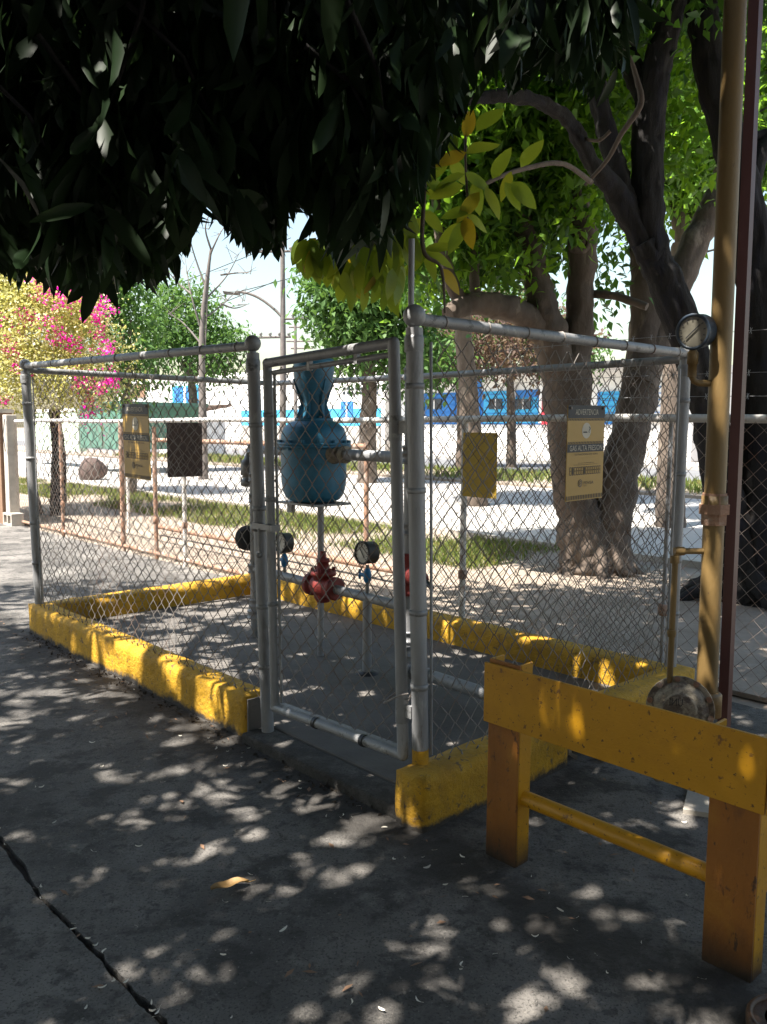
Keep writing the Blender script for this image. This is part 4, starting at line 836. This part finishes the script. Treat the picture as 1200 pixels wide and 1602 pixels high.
limb(t2, [A(668, 210, Y2 - 2.2), A(664, 300, Y2 - 2.4), A(662, 390, Y2 - 2.5), A(690, 420, Y2 - 2.5), A(696, 490, Y2 - 2.5)], [.012, .012, .014, .01, .006], bp, 'twig', 6)
limb(t2, [A(730, 155, Y2 - 2.2), A(728, 240, Y2 - 2.4), A(732, 330, Y2 - 2.4), A(730, 370, Y2 - 2.4)], [.01, .008, .007, .005], bp, 'twig', 6)
limb(t2, [A(690, 190, Y2 - 2.1), A(620, 220, Y2 - 2.3), A(570, 300, Y2 - 2.4), A(540, 390, Y2 - 2.5)], [.016, .012, .01, .006], bp, 'twig', 6)
yl = [leaf_proto('ovate', w_, 'ygreen', bendv=bv) for w_, bv in ((.42, 0.012), (.46, .03), (.38, -.02))]
LEAVES = [(725, 290, -1, .3), (740, 285, .3, 1), (760, 292, .5, 1), (790, 285, .6, .9), (800, 285, .9, .9), (750, 300, -.6, .8), (770, 280, .5, -.9), (815, 262, .7, -1), (800, 268, -.3, .8), (730, 335, 1, .6), (728, 340, .2, 1), (728, 345, -.5, 1), (726, 350, -.9, .6), (735, 330, -1, .2), (728, 270, .9, .5), (728, 272, -.9, .3), (729, 240, .9, -.4), (729, 238, -.9, .4), (727, 215, .3, -1), (745, 205, .7, -.7), (664, 390, 1, -.2), (664, 392, .9, .4), (664, 395, -.7, .8), (666, 396, .4, 1), (690, 420, .7, .8), (664, 280, .8, .4), (664, 284, -.8, .4), (670, 215, .1, 1), (690, 195, .6, 1), (700, 192, .3, 1), (664, 330, .7, .8), (664, 340, -.7, .8), (664, 300, 1, .1), (700, 250, -.7, .7), (705, 250, .6, .8)]
for i, (px, py, dx, dy) in enumerate(LEAVES):
    p = A(px, py, Y2 - 2.4 + random.uniform(-.1, .1)); dv = rt * dx - EZ * dy + np.array([0, random.uniform(-.35, .25), 0]); place_leaf(yl[i % 3], p, dv, np.array([random.uniform(-.5, .5), -1, random.uniform(.1, .9)]), random.uniform(.17, .235), t2)
for i in range(240):     # hanging mass left of the vent pipe
    px = random.uniform(475, 640); lo_ = np.interp(px, [475, 520, 560, 600, 640], [430, 450, 490, 500, 480]); py = random.uniform(300 if px > 560 else 370, lo_ - 40)
    p = A(px, py, Y2 - 2.5 + random.uniform(-.35, .5)); dv = np.array([random.gauss(0, .4), random.gauss(0, .3), -1]); place_leaf(yl[i % 3], p, dv, np.array([random.gauss(0, .7), -1, random.gauss(.2, .5)]), random.uniform(.13, .21), t2)
roots(t2, A(1170, 935, Y2) * np.array([1, 1, 0]), 7, .11, .5, bd)
crown(t2, [sp_(930, -40, 7.4, .9), sp_(1050, -120, 7.3, 1.2), sp_(850, -60, 7.2, .8), sp_(1150, -160, 7.4, 1.2), sp_(1000, -300, 7.4, 1.6), sp_(760, -140, 7.0, 1.0)], 'dgreen', 9000, .14, 'fold', .5, .17, 9)

crown(t2, [((.3, 5.3, 5.8), (2.0, 1.1, .7)), ((2.4, 5.7, 6.0), (1.8, 1.1, .7))], 'dgreen', 6000, .2, 'fold', .3, .2, 9)  # unseen crown parts overhead, added to shade the ground behind the fence
crown(t1, [((.3, 9.4, 7.6), (2.2, 1.5, .8))], 'dgreen', 3000, .22, 'fold', .3, .2, 9)  # unseen top of the forked tree, likewise added for its shade
t3 = thing('dark_trunk_tree', A(1205, 915, 7.5) * np.array([1, 1, 0]), 'upright dark trunked tree at the right edge behind the maroon post', 'tree')
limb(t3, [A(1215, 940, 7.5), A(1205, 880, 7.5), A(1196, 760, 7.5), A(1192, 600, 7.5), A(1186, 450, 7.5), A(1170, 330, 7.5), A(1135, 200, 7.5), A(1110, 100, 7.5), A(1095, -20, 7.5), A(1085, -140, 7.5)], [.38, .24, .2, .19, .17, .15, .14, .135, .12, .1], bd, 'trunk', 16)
limb(t3, [A(1165, 320, 7.5), A(1190, 240, 7.6), A(1230, 190, 7.7), A(1300, 100, 7.8)], [.1, .08, .07, .05], bd, 'limb', 10)
limb(t3, [A(1120, 190, 7.5), A(1165, 215, 7.6), A(1215, 205, 7.7)], [.04, .045, .05], bd, 'limb', 8)
crown(t3, [sp_(1250, -60, 7.6, 1.0), sp_(1300, 60, 7.8, .8), sp_(1150, -250, 7.6, 1.4)], 'dgreen', 4000, .14, 'fold', .5, .17, 9)

# sunlit green trees further along the street
def far_tree(base_px, base_y, Y, label, blobs, m, nleaf, size, trunk, rad, name='tree', kind='fold', cat='tree', grp=None, bark='bark_pale', cluster=.25, per=9):
    base = A(base_px, base_y, Y) * np.array([1, 1, 0]); t = thing(name, base, label, cat, grp)
    limb(t, [base - EZ * .05] + [A(px, py, Y) for px, py in trunk], rad, bark, 'trunk', 10)
    for i, b in enumerate(blobs[:5]):
        limb(t, [A(*trunk[-1], Y), (A(*trunk[-1], Y) + b[0]) / 2 + EZ * .2, b[0]], [rad[-1] * .7, rad[-1] * .45, .03], bark, 'limb', 6)
    crown(t, blobs, m, nleaf, size, kind, .4, cluster, per); return t
far_tree(1050, 800, 13.5, 'bright green sunlit tree showing between the dark trunks', [sp_(1080, 220, 13.5, 1.1, 1.0), sp_(1000, 150, 13.8, 1.1), sp_(1180, 250, 13.5, .7), sp_(1170, 120, 13.8, 1.1), sp_(1060, 60, 14, 1.3), sp_(960, 260, 13.6, .6), sp_(920, 150, 14, .8), sp_(1180, 20, 14, 1.2), sp_(1080, 310, 13.3, .5, .3), sp_(980, 300, 13.5, .5, .5)], 'green', 34000, .19, [(1050, 700), (1060, 500), (1065, 380)], [.25, .2, .16, .13], 'green_tree')
far_tree(745, 770, 17, 'bright leafy tree behind the yellow leaves left of the forked tree', [sp_(700, 330, 17, 1.6), sp_(760, 230, 17, 1.6), sp_(640, 260, 17, 1.4), sp_(700, 120, 17, 2.0), sp_(820, 330, 17, 1.0), sp_(660, 420, 17, .8, .7), sp_(860, 200, 17, 1.5)], 'green', 24000, .22, [(735, 640), (725, 520), (720, 430)], [.25, .2, .17, .14], 'green_tree')
far_tree(575, 735, 24, 'green tree with a rounded crown behind the blue regulator', [sp_(560, 470, 24, 1.6), sp_(500, 450, 24, .8), sp_(600, 530, 24, 1.3), sp_(540, 520, 24, 1.0), sp_(615, 440, 24, 1.4), sp_(490, 500, 24, .4), sp_(560, 570, 24, .9, .6), sp_(660, 560, 24, 1.3)], 'far_green', 11000, .24, [(575, 680), (578, 620), (575, 560)], [.3, .25, .22, .18], 'green_tree')
far_tree(720, 720, 30, 'dry reddish brown tree in front of the blue shops', [sp_(700, 540, 30, 1.9, 1.2), sp_(770, 520, 30, 2.2, 1.5), sp_(650, 555, 30, 1.3), sp_(840, 540, 30, 2.2, 1.3), sp_(740, 575, 30, 1.6, .5)], 'dry', 4500, .24, [(722, 680), (720, 620), (718, 580)], [.2, .17, .15, .12], 'dry_tree')
far_tree(800, 715, 34, 'muted green tree filling the gap behind the dry tree', [sp_(700, 520, 34, 1.8), sp_(790, 500, 34, 2.0), sp_(850, 530, 34, 1.7), sp_(740, 555, 34, 1.5, .8), sp_(900, 550, 34, 1.6)], 'far_green', 7000, .28, [(800, 670), (798, 600), (795, 560)], [.22, .18, .16, .13], 'green_tree')
far_tree(300, 720, 30, 'bushy green tree under the street lamp', [sp_(290, 500, 30, 1.3, 1.4), sp_(255, 525, 30, .9), sp_(340, 540, 30, 1.1, 1.0), sp_(270, 460, 30, .6), sp_(320, 570, 30, 1.1, .6), sp_(365, 530, 30, .5), sp_(230, 560, 30, .9)], 'far_green', 8000, .2, [(303, 650), (300, 600)], [.2, .17, .14], 'green_tree')
bt = far_tree(318, 735, 25, 'tall thin almost bare tree with grey twigs', [sp_(320, 560, 25, .12), sp_(322, 480, 25, .1)], 'far_green', 40, .15, [(317, 640), (316, 520), (322, 450), (330, 390)], [.16, .12, .08, .06, .04], 'bare_tree', bark='wood')
for pts in ([(316, 520), (300, 460), (285, 400)], [(320, 470), (350, 430), (372, 395)], [(322, 450), (305, 400), (300, 360)], [(328, 400), (345, 370), (350, 335)], [(318, 500), (345, 475), (375, 455)], [(316, 540), (285, 505), (262, 490)], [(300, 460), (275, 440), (262, 420)], [(345, 475), (365, 480), (385, 470)], [(330, 390), (325, 360), (335, 330)], [(345, 430), (370, 425), (395, 430)]):
    limb(bt, [A(x, y, 25) + np.array([0, random.uniform(-.4, .4), 0]) * i for i, (x, y) in enumerate(pts)], [.035, .022, .008], 'wood', 'branch', 5)
    for k in range(5):
        q0 = np.array(pts[1]) + (np.array(pts[2]) - np.array(pts[1])) * random.random(); q1 = q0 + np.array([random.uniform(-25, 25), random.uniform(-28, 6)])
        MB().tube([A(*q0, 25), A(*q1, 25)], [.012, .005], 4).build('branch', 'wood', bt)
far_tree(205, 745, 19, 'olive green feathery tree beside the bougainvillea', [sp_(205, 500, 19, .7, 1.0), sp_(180, 440, 19, .7), sp_(215, 580, 19, .6, .6), sp_(150, 480, 19.5, 1.0), sp_(175, 600, 19, .7), sp_(100, 420, 19.5, 1.3)], 'far_green', 9000, .16, [(200, 680), (200, 600)], [.15, .12, .1], 'olive_tree')
bg_ = thing('bougainvillea', A(90, 800, 14.5) * np.array([1, 1, 0]), 'yellow variegated bougainvillea bush with magenta flowers', 'bush')
limb(bg_, [A(90, 805, 14.5), A(92, 720, 14.5), A(85, 640, 14.5)], [.14, .11, .09], 'bark_dark', 'trunk', 10); limb(bg_, [A(60, 805, 14.5), A(48, 740, 14.5), A(50, 640, 14.5)], [.10, .08, .07], 'bark_pale', 'trunk', 8)
bl = [sp_(60, 520, 14.5, .85, .9), sp_(130, 520, 14.4, .55, .7), sp_(20, 560, 14.5, .8, .7), sp_(90, 590, 14.3, .75, .5), sp_(30, 460, 14.8, .8, .6), sp_(120, 460, 14.6, .55), sp_(-60, 520, 14.6, 1.0), sp_(150, 600, 14.4, .35, .45), sp_(180, 560, 14.4, .25, .5), sp_(10, 620, 14.2, .5, .35)]
bl += [sp_(0, 430, 15, .9, .8), sp_(-60, 450, 15, 1.0), sp_(80, 430, 15, .6), sp_(110, 630, 14.3, .4, .25)]
bl += [sp_(random.uniform(-20, 195), random.choice([random.uniform(400, 470), random.uniform(560, 660), random.uniform(430, 640)]), random.uniform(14, 15), random.uniform(.12, .3)) for _ in range(34)]
crown(bg_, bl, 'boug', 52000, .064, 'simple', .15, .11, 10, 'foliage', .6)
bb_ = [sp_(px, py, 14.5 - random.uniform(.35, .75), .06 + random.uniform(0, .07)) for px, py in ((55, 435), (60, 455), (75, 470), (105, 465), (85, 465), (140, 445), (165, 478), (170, 545), (155, 525), (12, 545), (20, 550), (95, 505), (30, 575), (175, 595), (140, 630), (130, 590), (160, 600), (70, 500), (15, 500), (140, 655), (5, 630), (95, 525), (40, 500), (150, 500), (115, 540))]
crown(bg_, bb_, 'bract', 1700, .052, 'simple', 0, .05, 8, 'blossoms', .8)

# ------------------------------------------------------------------ buildings and things across the street
def box_px(px0, px1, py0, py1, c2, depth, name, m, parent, push=0):      # a box whose front face covers the given part of plane c2
    a0, zt_ = on_street(px0, py0, c2); a1, _ = on_street(px1, py0, c2); pm = (px0 + px1) / 2
    zt_ = on_street(pm, py0, c2)[1]; zb = on_street(pm, py1, c2)[1]
    return MB().sbox(a0, a1, c2, c2 + depth, zb, zt_).build(name, m, parent)
BC = 37.0
wb = thing('white_building', St(*([on_street(400, 690, BC)[0]]), BC, .1) if False else St(on_street(400, 690, BC)[0], BC, .1), 'long white building with a cyan painted band across the street', 'building')
a0 = on_street(185, 690, BC)[0]; a1 = on_street(602, 690, BC)[0]
ztop = on_street(400, 588, BC)[1]; zc0 = on_street(450, 666, BC)[1]; zc1 = on_street(450, 641, BC)[1]
MB().sbox(a0, a1, BC, BC + 8, .1, ztop).build('wall', 'bwhite', wb); MB().sbox(a0 - .1, a1 + .1, BC - .15, BC + 8.1, ztop, ztop + .35).build('parapet', 'bwhite', wb)
ad0, ad1 = on_street(378, 660, BC)[0], on_street(596, 660, BC)[0]
MB().sbox(ad0, ad1, BC - .04, BC - .003, zc0, zc1).build('painted_band', 'bcyan', wb); MB().sbox(ad0, ad1, BC - .12, BC - .003, .1, zc0 - .01).build('plinth', 'pave', wb)
dr = box_px(269, 309, 603, 690, BC - .1, .09, 'door', 'bcyan', wb); box_px(287, 290, 603, 655, BC - .16, .05, 'mullion', 'bwhite', dr)
for (x0, x1, y0, y1, m) in ((272, 286, 606, 628, 'bblue'), (291, 306, 606, 628, 'bblue')): box_px(x0, x1, y0, y1, BC - .14, .03, 'pane', m, dr)
box_px(206, 226, 593, 622, BC - .1, .09, 'shutter', 'mud', wb)
wnd = box_px(533, 551, 628, 652, BC - .1, .09, 'window', 'bblue', wb); box_px(541, 543, 628, 652, BC - .14, .03, 'mullion', 'bwhite', wnd)
for r_ in range(2):
    for k in range(9): box_px(536 + k * 6.5, 539.5 + k * 6.5, 606 + r_ * 7, 610 + r_ * 7, BC - .06, .05, 'vent_block', 'bdark', wb)
for k in range(12): box_px(402 + k * 14, 407 + k * 14, 600, 604, BC - .06, .05, 'vent_block', 'concp', wb)
ut = thing('roof_tank', St(on_street(585, 590, BC + 2)[0], BC + 2, ztop), 'pale grey box tank on the white roof', 'tank'); box_px(566, 598, 566, 592, BC + 2, 2, 'body', 'bwhite', ut); box_px(562, 602, 561, 567, BC + 1.9, 2.2, 'lid', 'bgrey', ut)
sb = thing('shop_building', St(on_street(760, 690, BC)[0], BC, .1), 'blue painted row of shops with a red column', 'building')
a0 = on_street(606, 690, BC)[0]; a1 = on_street(1080, 690, BC)[0]; zt2 = on_street(760, 582, BC)[1]
MB().sbox(a0 + .3, a1, BC + .1, BC + 7, .1, zt2).build('wall', 'bwhite', sb)
za, zb_ = on_street(760, 652, BC)[1], on_street(760, 612, BC)[1]
for x0, x1, y0, y1, m in ((655, 712, 618, 662, 'bblue'), (728, 752, 592, 662, 'bblue'), (757, 795, 612, 662, 'bcyan'), (800, 842, 622, 662, 'bcyan'), (863, 900, 618, 660, 'bcyan'), (940, 990, 612, 660, 'bcyan'), (1000, 1060, 600, 660, 'bwhite')):
    p_ = box_px(x0, x1, y0, y1, BC - .02, .1, 'shutter', m, sb)
    nl = max(2, int((y1 - y0) / 9))
    for k in range(nl): box_px(x0 + 1.5, x1 - 1.5, y0 + (y1 - y0) * (k + .45) / nl, y0 + (y1 - y0) * (k + .55) / nl, BC - .06, .035, 'slat', 'bblue', p_)
box_px(640, 905, 612, 664, BC + .03, .07, 'painted_band', 'bblue', sb); box_px(935, 1000, 612, 664, BC + .03, .07, 'painted_band', 'bblue', sb)
for x in (716, 797, 844): box_px(x, x + 5, 598, 662, BC - .3, .3, 'column', 'bwhite', sb)
box_px(848, 859, 618, 664, BC - .35, .35, 'column', 'bred', sb); box_px(655, 663, 630, 662, BC - .12, .09, 'door', 'bdark', sb)
for x0, x1 in ((668, 690), (765, 785), (806, 830), (870, 892)):
    wn = box_px(x0, x1, 624, 640, BC - .10, .06, 'window', 'bdark', sb); box_px((x0 + x1) / 2 - .7, (x0 + x1) / 2 + .7, 624, 640, BC - .13, .025, 'mullion', 'bwhite', wn)
MB().sbox(a0 + .3, a1, BC - 1.4, BC + .1, zt2 - .25, zt2 - .08).build('canopy', 'bgrey', sb)
# kiosk with tilted roof, green shed, boulder on the left
KC = 22.0
ks = thing('street_kiosk', St(on_street(275, 690, KC)[0], KC, .04), 'pale grey kiosk with a sloping rusty roof edge', 'kiosk'); box_px(248, 300, 657, 712, KC, 2, 'body', 'bwhite', ks)
r0, r1 = on_street(214, 658, KC), on_street(304, 641, KC); MB().add([St(r0[0], KC - .6, r0[1]), St(r1[0], KC - .6, r1[1]), St(r1[0], KC + 2.2, r1[1] + .2), St(r0[0], KC + 2.2, r0[1] + .2), St(r0[0], KC - .6, r0[1] + .14), St(r1[0], KC - .6, r1[1] + .14), St(r1[0], KC + 2.2, r1[1] + .34), St(r0[0], KC + 2.2, r0[1] + .34)], [(0, 3, 2, 1), (4, 5, 6, 7), (0, 1, 5, 4), (1, 2, 6, 5), (2, 3, 7, 6), (3, 0, 4, 7)]).build('roof', 'rust', ks)
GC = 12.5
gs = thing('green_shed', St(on_street(155, 700, GC)[0], GC, 0), 'dark green metal shed behind the left fence', 'shed'); box_px(124, 188, 634, 702, GC, 3, 'body', 'bgreen', gs); box_px(120, 192, 629, 635, GC - .1, 3.2, 'roof', 'bgreen', gs); box_px(140, 158, 645, 700, GC - .05, .04, 'door', 'bgreen', gs)
pw = thing('pale_green_wall', St(on_street(105, 700, GC)[0], GC + .5, 0), 'low pale green wall next to the dark green shed', 'wall'); box_px(40, 122, 644, 704, GC + .5, .3, 'panel', 'palegreen', pw); box_px(40, 122, 640, 644.5, GC + .46, .38, 'coping', 'bwhite', pw)
bc = at(143, 692, 24.5); br = thing('boulder', bc * np.array([1, 1, 0]), 'rounded brown boulder in front of the green shed', 'rock')
b = MB(); pr_ = [(math.sin(math.pi * i / 10 - math.pi / 2), math.cos(math.pi * i / 10 - math.pi / 2)) for i in range(11)]
b._lathe(np.array([bc[0], bc[1], .25]), EZ, [(h * .36, r * .4) for h, r in pr_], 16, True); b.v = [tuple(np.array([bc[0], bc[1], .25]) + (np.array(v) - np.array([bc[0], bc[1], .25])) * (1 + .25 * mnoise.noise(Vector(v) * 2.2))) for v in b.v]; b.build('stone', 'rock', br)

# utility pole, street lamp, wires
UP = 34.0; ub = A(442, 720, UP) * np.array([1, 1, 0]); up_ = thing('utility_pole', ub, 'grey utility pole with cross arms and curved street lamp', 'pole')
MB().tube([ub, A(443, 560, UP), A(442, 378, UP)], [.15, .12, .09], 10).build('shaft', 'wood', up_)
for x0, x1, y_ in ((402, 458, 394), (442, 488, 499), (405, 455, 528)):
    ar = MB().tube([A(x0, y_, UP), A(x1, y_ - 1, UP)], .05, 8).build('cross_arm', 'wood', up_)
    for x in np.linspace(x0 + 3, x1 - 3, 4): MB().lathe(A(x, y_, UP), EZ, [(0, .05), (.12, .05), (.12, .08), (.2, .06)], 8).build('insulator', 'bgrey', ar)
ly = lambda t: A(442 - 82 * t, 497 - 40 * math.sin(t * 1.9) ** .9 if t > 0 else 497, UP)
MB().tube([ly(t) for t in np.linspace(0.001, .9, 9)], .055, 8).build('lamp_arm', 'wood', up_)
lh = A(362, 459, UP); MB().add([lh + np.array(v) for v in ((-.35, -.12, .1), (.35, -.12, 0), (.35, .12, 0), (-.35, .12, .1), (-.3, -.08, -.04), (.35, -.06, -.08), (.35, .06, -.08), (-.3, .08, -.04))], [(0, 1, 2, 3), (7, 6, 5, 4), (0, 4, 5, 1), (1, 5, 6, 2), (2, 6, 7, 3), (3, 7, 4, 0)]).build('lamp_head', 'wood', up_, bevel=.03)
up2 = thing('utility_pole', A(463, 710, 60) * np.array([1, 1, 0]), 'distant thin utility pole right of the lamp pole', 'pole'); MB().tube([A(463, 710, 60) * np.array([1, 1, 0]), A(462, 505, 60)], [.16, .1], 8).build('shaft', 'wood', up2)
for x0, x1, y_ in ((448, 500, 534), (452, 476, 512), (455, 490, 545)): MB().tube([A(x0, y_, 60), A(x1, y_, 60)], .07, 6).build('cross_arm', 'wood', up2)
WL = [((-60, 540, 28), (455, 372, 34), 'power line rising to the lower tip of the hanging leaves'), ((100, 515, 28), (700, 355, 36), 'power line passing just above the street lamp'), ((60, 545, 28), (430, 440, 34), 'thin wire crossing the green tree under the lamp'),
      ((640, 395, 20), (1300, 115, 12), 'overhead cable crossing the top of the bright green tree'), ((900, 200, 16), (1300, 55, 12), 'highest overhead cable at the upper right'), ((1000, 400, 14), (1300, 282, 11), 'black cable sagging behind the ochre riser'), ((470, 440, 34), (760, 520, 28), 'thin service wire falling towards the forked tree')]
for p, q, lab in WL:
    p, q = A(*p), A(*q); t = thing('power_line', p, lab, 'cable', 'overhead cables'); MB().tube([p + (q - p) * s + EZ * (-.35 * math.sin(math.pi * s)) for s in np.linspace(0, 1, 16)], .016, 6).build('cable', 'cable', t)

# ------------------------------------------------------------------ small things on the yard
cv = np.array([1.062, 1.992, 0]); rcv = thing('round_cover', cv, 'dark round cover with a yellow rim at the bottom corner before the barrier', 'cover')
MB().lathe(cv, EZ, [(-.01, .105), (.028, .105), (.034, .100), (.034, .090), (.026, .088)], 28).build('rim', 'borange', rcv); MB().lathe(cv, EZ, [(-.01, .0875), (.022, .0875), (.026, .06)], 24).build('disc', 'rubber', rcv)
lf = thing('fallen_leaf', on_ground(360, 1390, .004), 'curled dry brown leaf lying on the dark concrete', 'leaf')
b = MB(); c0 = on_ground(360, 1390, .006); ld = nrm(np.array([.9, .42, 0])); lsd = np.array([-ld[1], ld[0], 0]); rows = 9; vs = []
for i in range(rows):
    t = i / (rows - 1); w_ = .022 * math.sin(math.pi * min(1, .06 + t * .94)) ** .8 + .0005
    for s in (-1, -.5, 0, .5, 1): vs.append(c0 + ld * (t - .5) * .13 + lsd * (w_ * s + .008 * math.sin(t * 3)) + EZ * (.004 + .010 * s * s + .008 * math.sin(t * 5 + 1) ** 2))
b.add(vs, [(i * 5 + s, i * 5 + s + 1, i * 5 + s + 6, i * 5 + s + 5) for i in range(rows - 1) for s in range(4)], True).build('blade', 'dryleaf', lf)
MB().tube([c0 + ld * .063 + EZ * .008, c0 + ld * .09 + EZ * .01], .0012, 5).build('stalk', 'dryleaf', lf)
def husks(name, spots, label):
    b = MB()
    for (x, y, s) in spots:
        a = random.uniform(0, 6.28); u = np.array([math.cos(a), math.sin(a), 0]); v = np.array([-u[1], u[0], 0]); L_ = s * random.uniform(.7, 1.3); wv = L_ * random.uniform(.12, .3); cv = random.uniform(-.35, .35)
        o_ = np.array([x, y, .004]); pts = []
        for k in range(5):
            t = k / 4 - .5; ww = wv * (1 - (2 * t) ** 2 * .8); cen = o_ + u * t * L_ + v * cv * L_ * (t * t * 4 - .5) + EZ * (.003 + .012 * t * t * random.uniform(.3, 1))
            pts += [cen - v * ww / 2, cen + v * ww / 2 + EZ * .003]
        b.add(pts, [(2 * k, 2 * k + 1, 2 * k + 3, 2 * k + 2) for k in range(4)], True)
    o = b.build(name, 'petal'); tag(o, label, 'litter', kind='stuff'); return o
spots = []
for _ in range(70):
    px, py = random.uniform(0, 1200), random.uniform(960, 1600); p = on_ground(px, py); spots.append((p[0], p[1], random.uniform(.012, .03)))
for _ in range(22):
    i = random.randrange(352, 414); p = fine[i] + jn * random.uniform(-.02, .02); spots.append((p[0], p[1], random.uniform(.015, .03)))
for _ in range(35):
    p = En(random.uniform(2.6, 5), random.uniform(-.35, -.1)); spots.append((p[0], p[1], random.uniform(.01, .028)))
spots = [s for s in spots if not (-.1 < (np.array(s[:2]) - L0) @ E1 < 4.2 and -.1 < (np.array(s[:2]) - L0) @ E2 < 2.2)]
husks('litter', spots, 'small pale husks scattered over the dark concrete')
b = MB()
for _ in range(170):     # brown leaf scraps and twigs blown against the kerb and over the yard
    if random.random() < .55: p = En(random.uniform(-1.5, 5.2), -.1 - abs(random.gauss(0, .22)), .004)
    else: q = on_ground(random.uniform(0, 1200), random.uniform(980, 1600)); p = np.array([q[0], q[1], .004])
    if -.1 < (p[:2] - L0) @ E1 < 4.2 and (p[:2] - L0) @ E2 > -.09: continue
    a = random.uniform(0, 6.28); u = np.array([math.cos(a), math.sin(a), 0]); v = np.array([-u[1], u[0], 0]); l_ = random.uniform(.012, .05); w_ = l_ * random.choice([.06, .25, .4]); h = random.uniform(.002, .008)
    b.add([p - u * l_ / 2, p - v * w_ / 2 + EZ * h, p + v * w_ / 2 + EZ * h * .6, p + u * l_ / 2 + EZ * h], [(0, 1, 2), (1, 3, 2)])
tag(b.build('leaf_litter', 'mud'), 'brown leaf scraps and bits of twig strewn on the concrete', 'litter', kind='stuff')
b = MB()
for _ in range(420):     # dark crumbs of soil along the foot of the kerb
    p = En(random.uniform(-.1, 3.9), -.075 - abs(random.gauss(0, .06)), 0); s = random.uniform(.003, .012); u, v = rand_dirs(2); b.obox(p, u * s, v * s, EZ * s * .6)
tag(b.build('soil_crumbs', 'joint'), 'dark soil crumbs along the foot of the yellow kerb', 'dirt', kind='stuff')
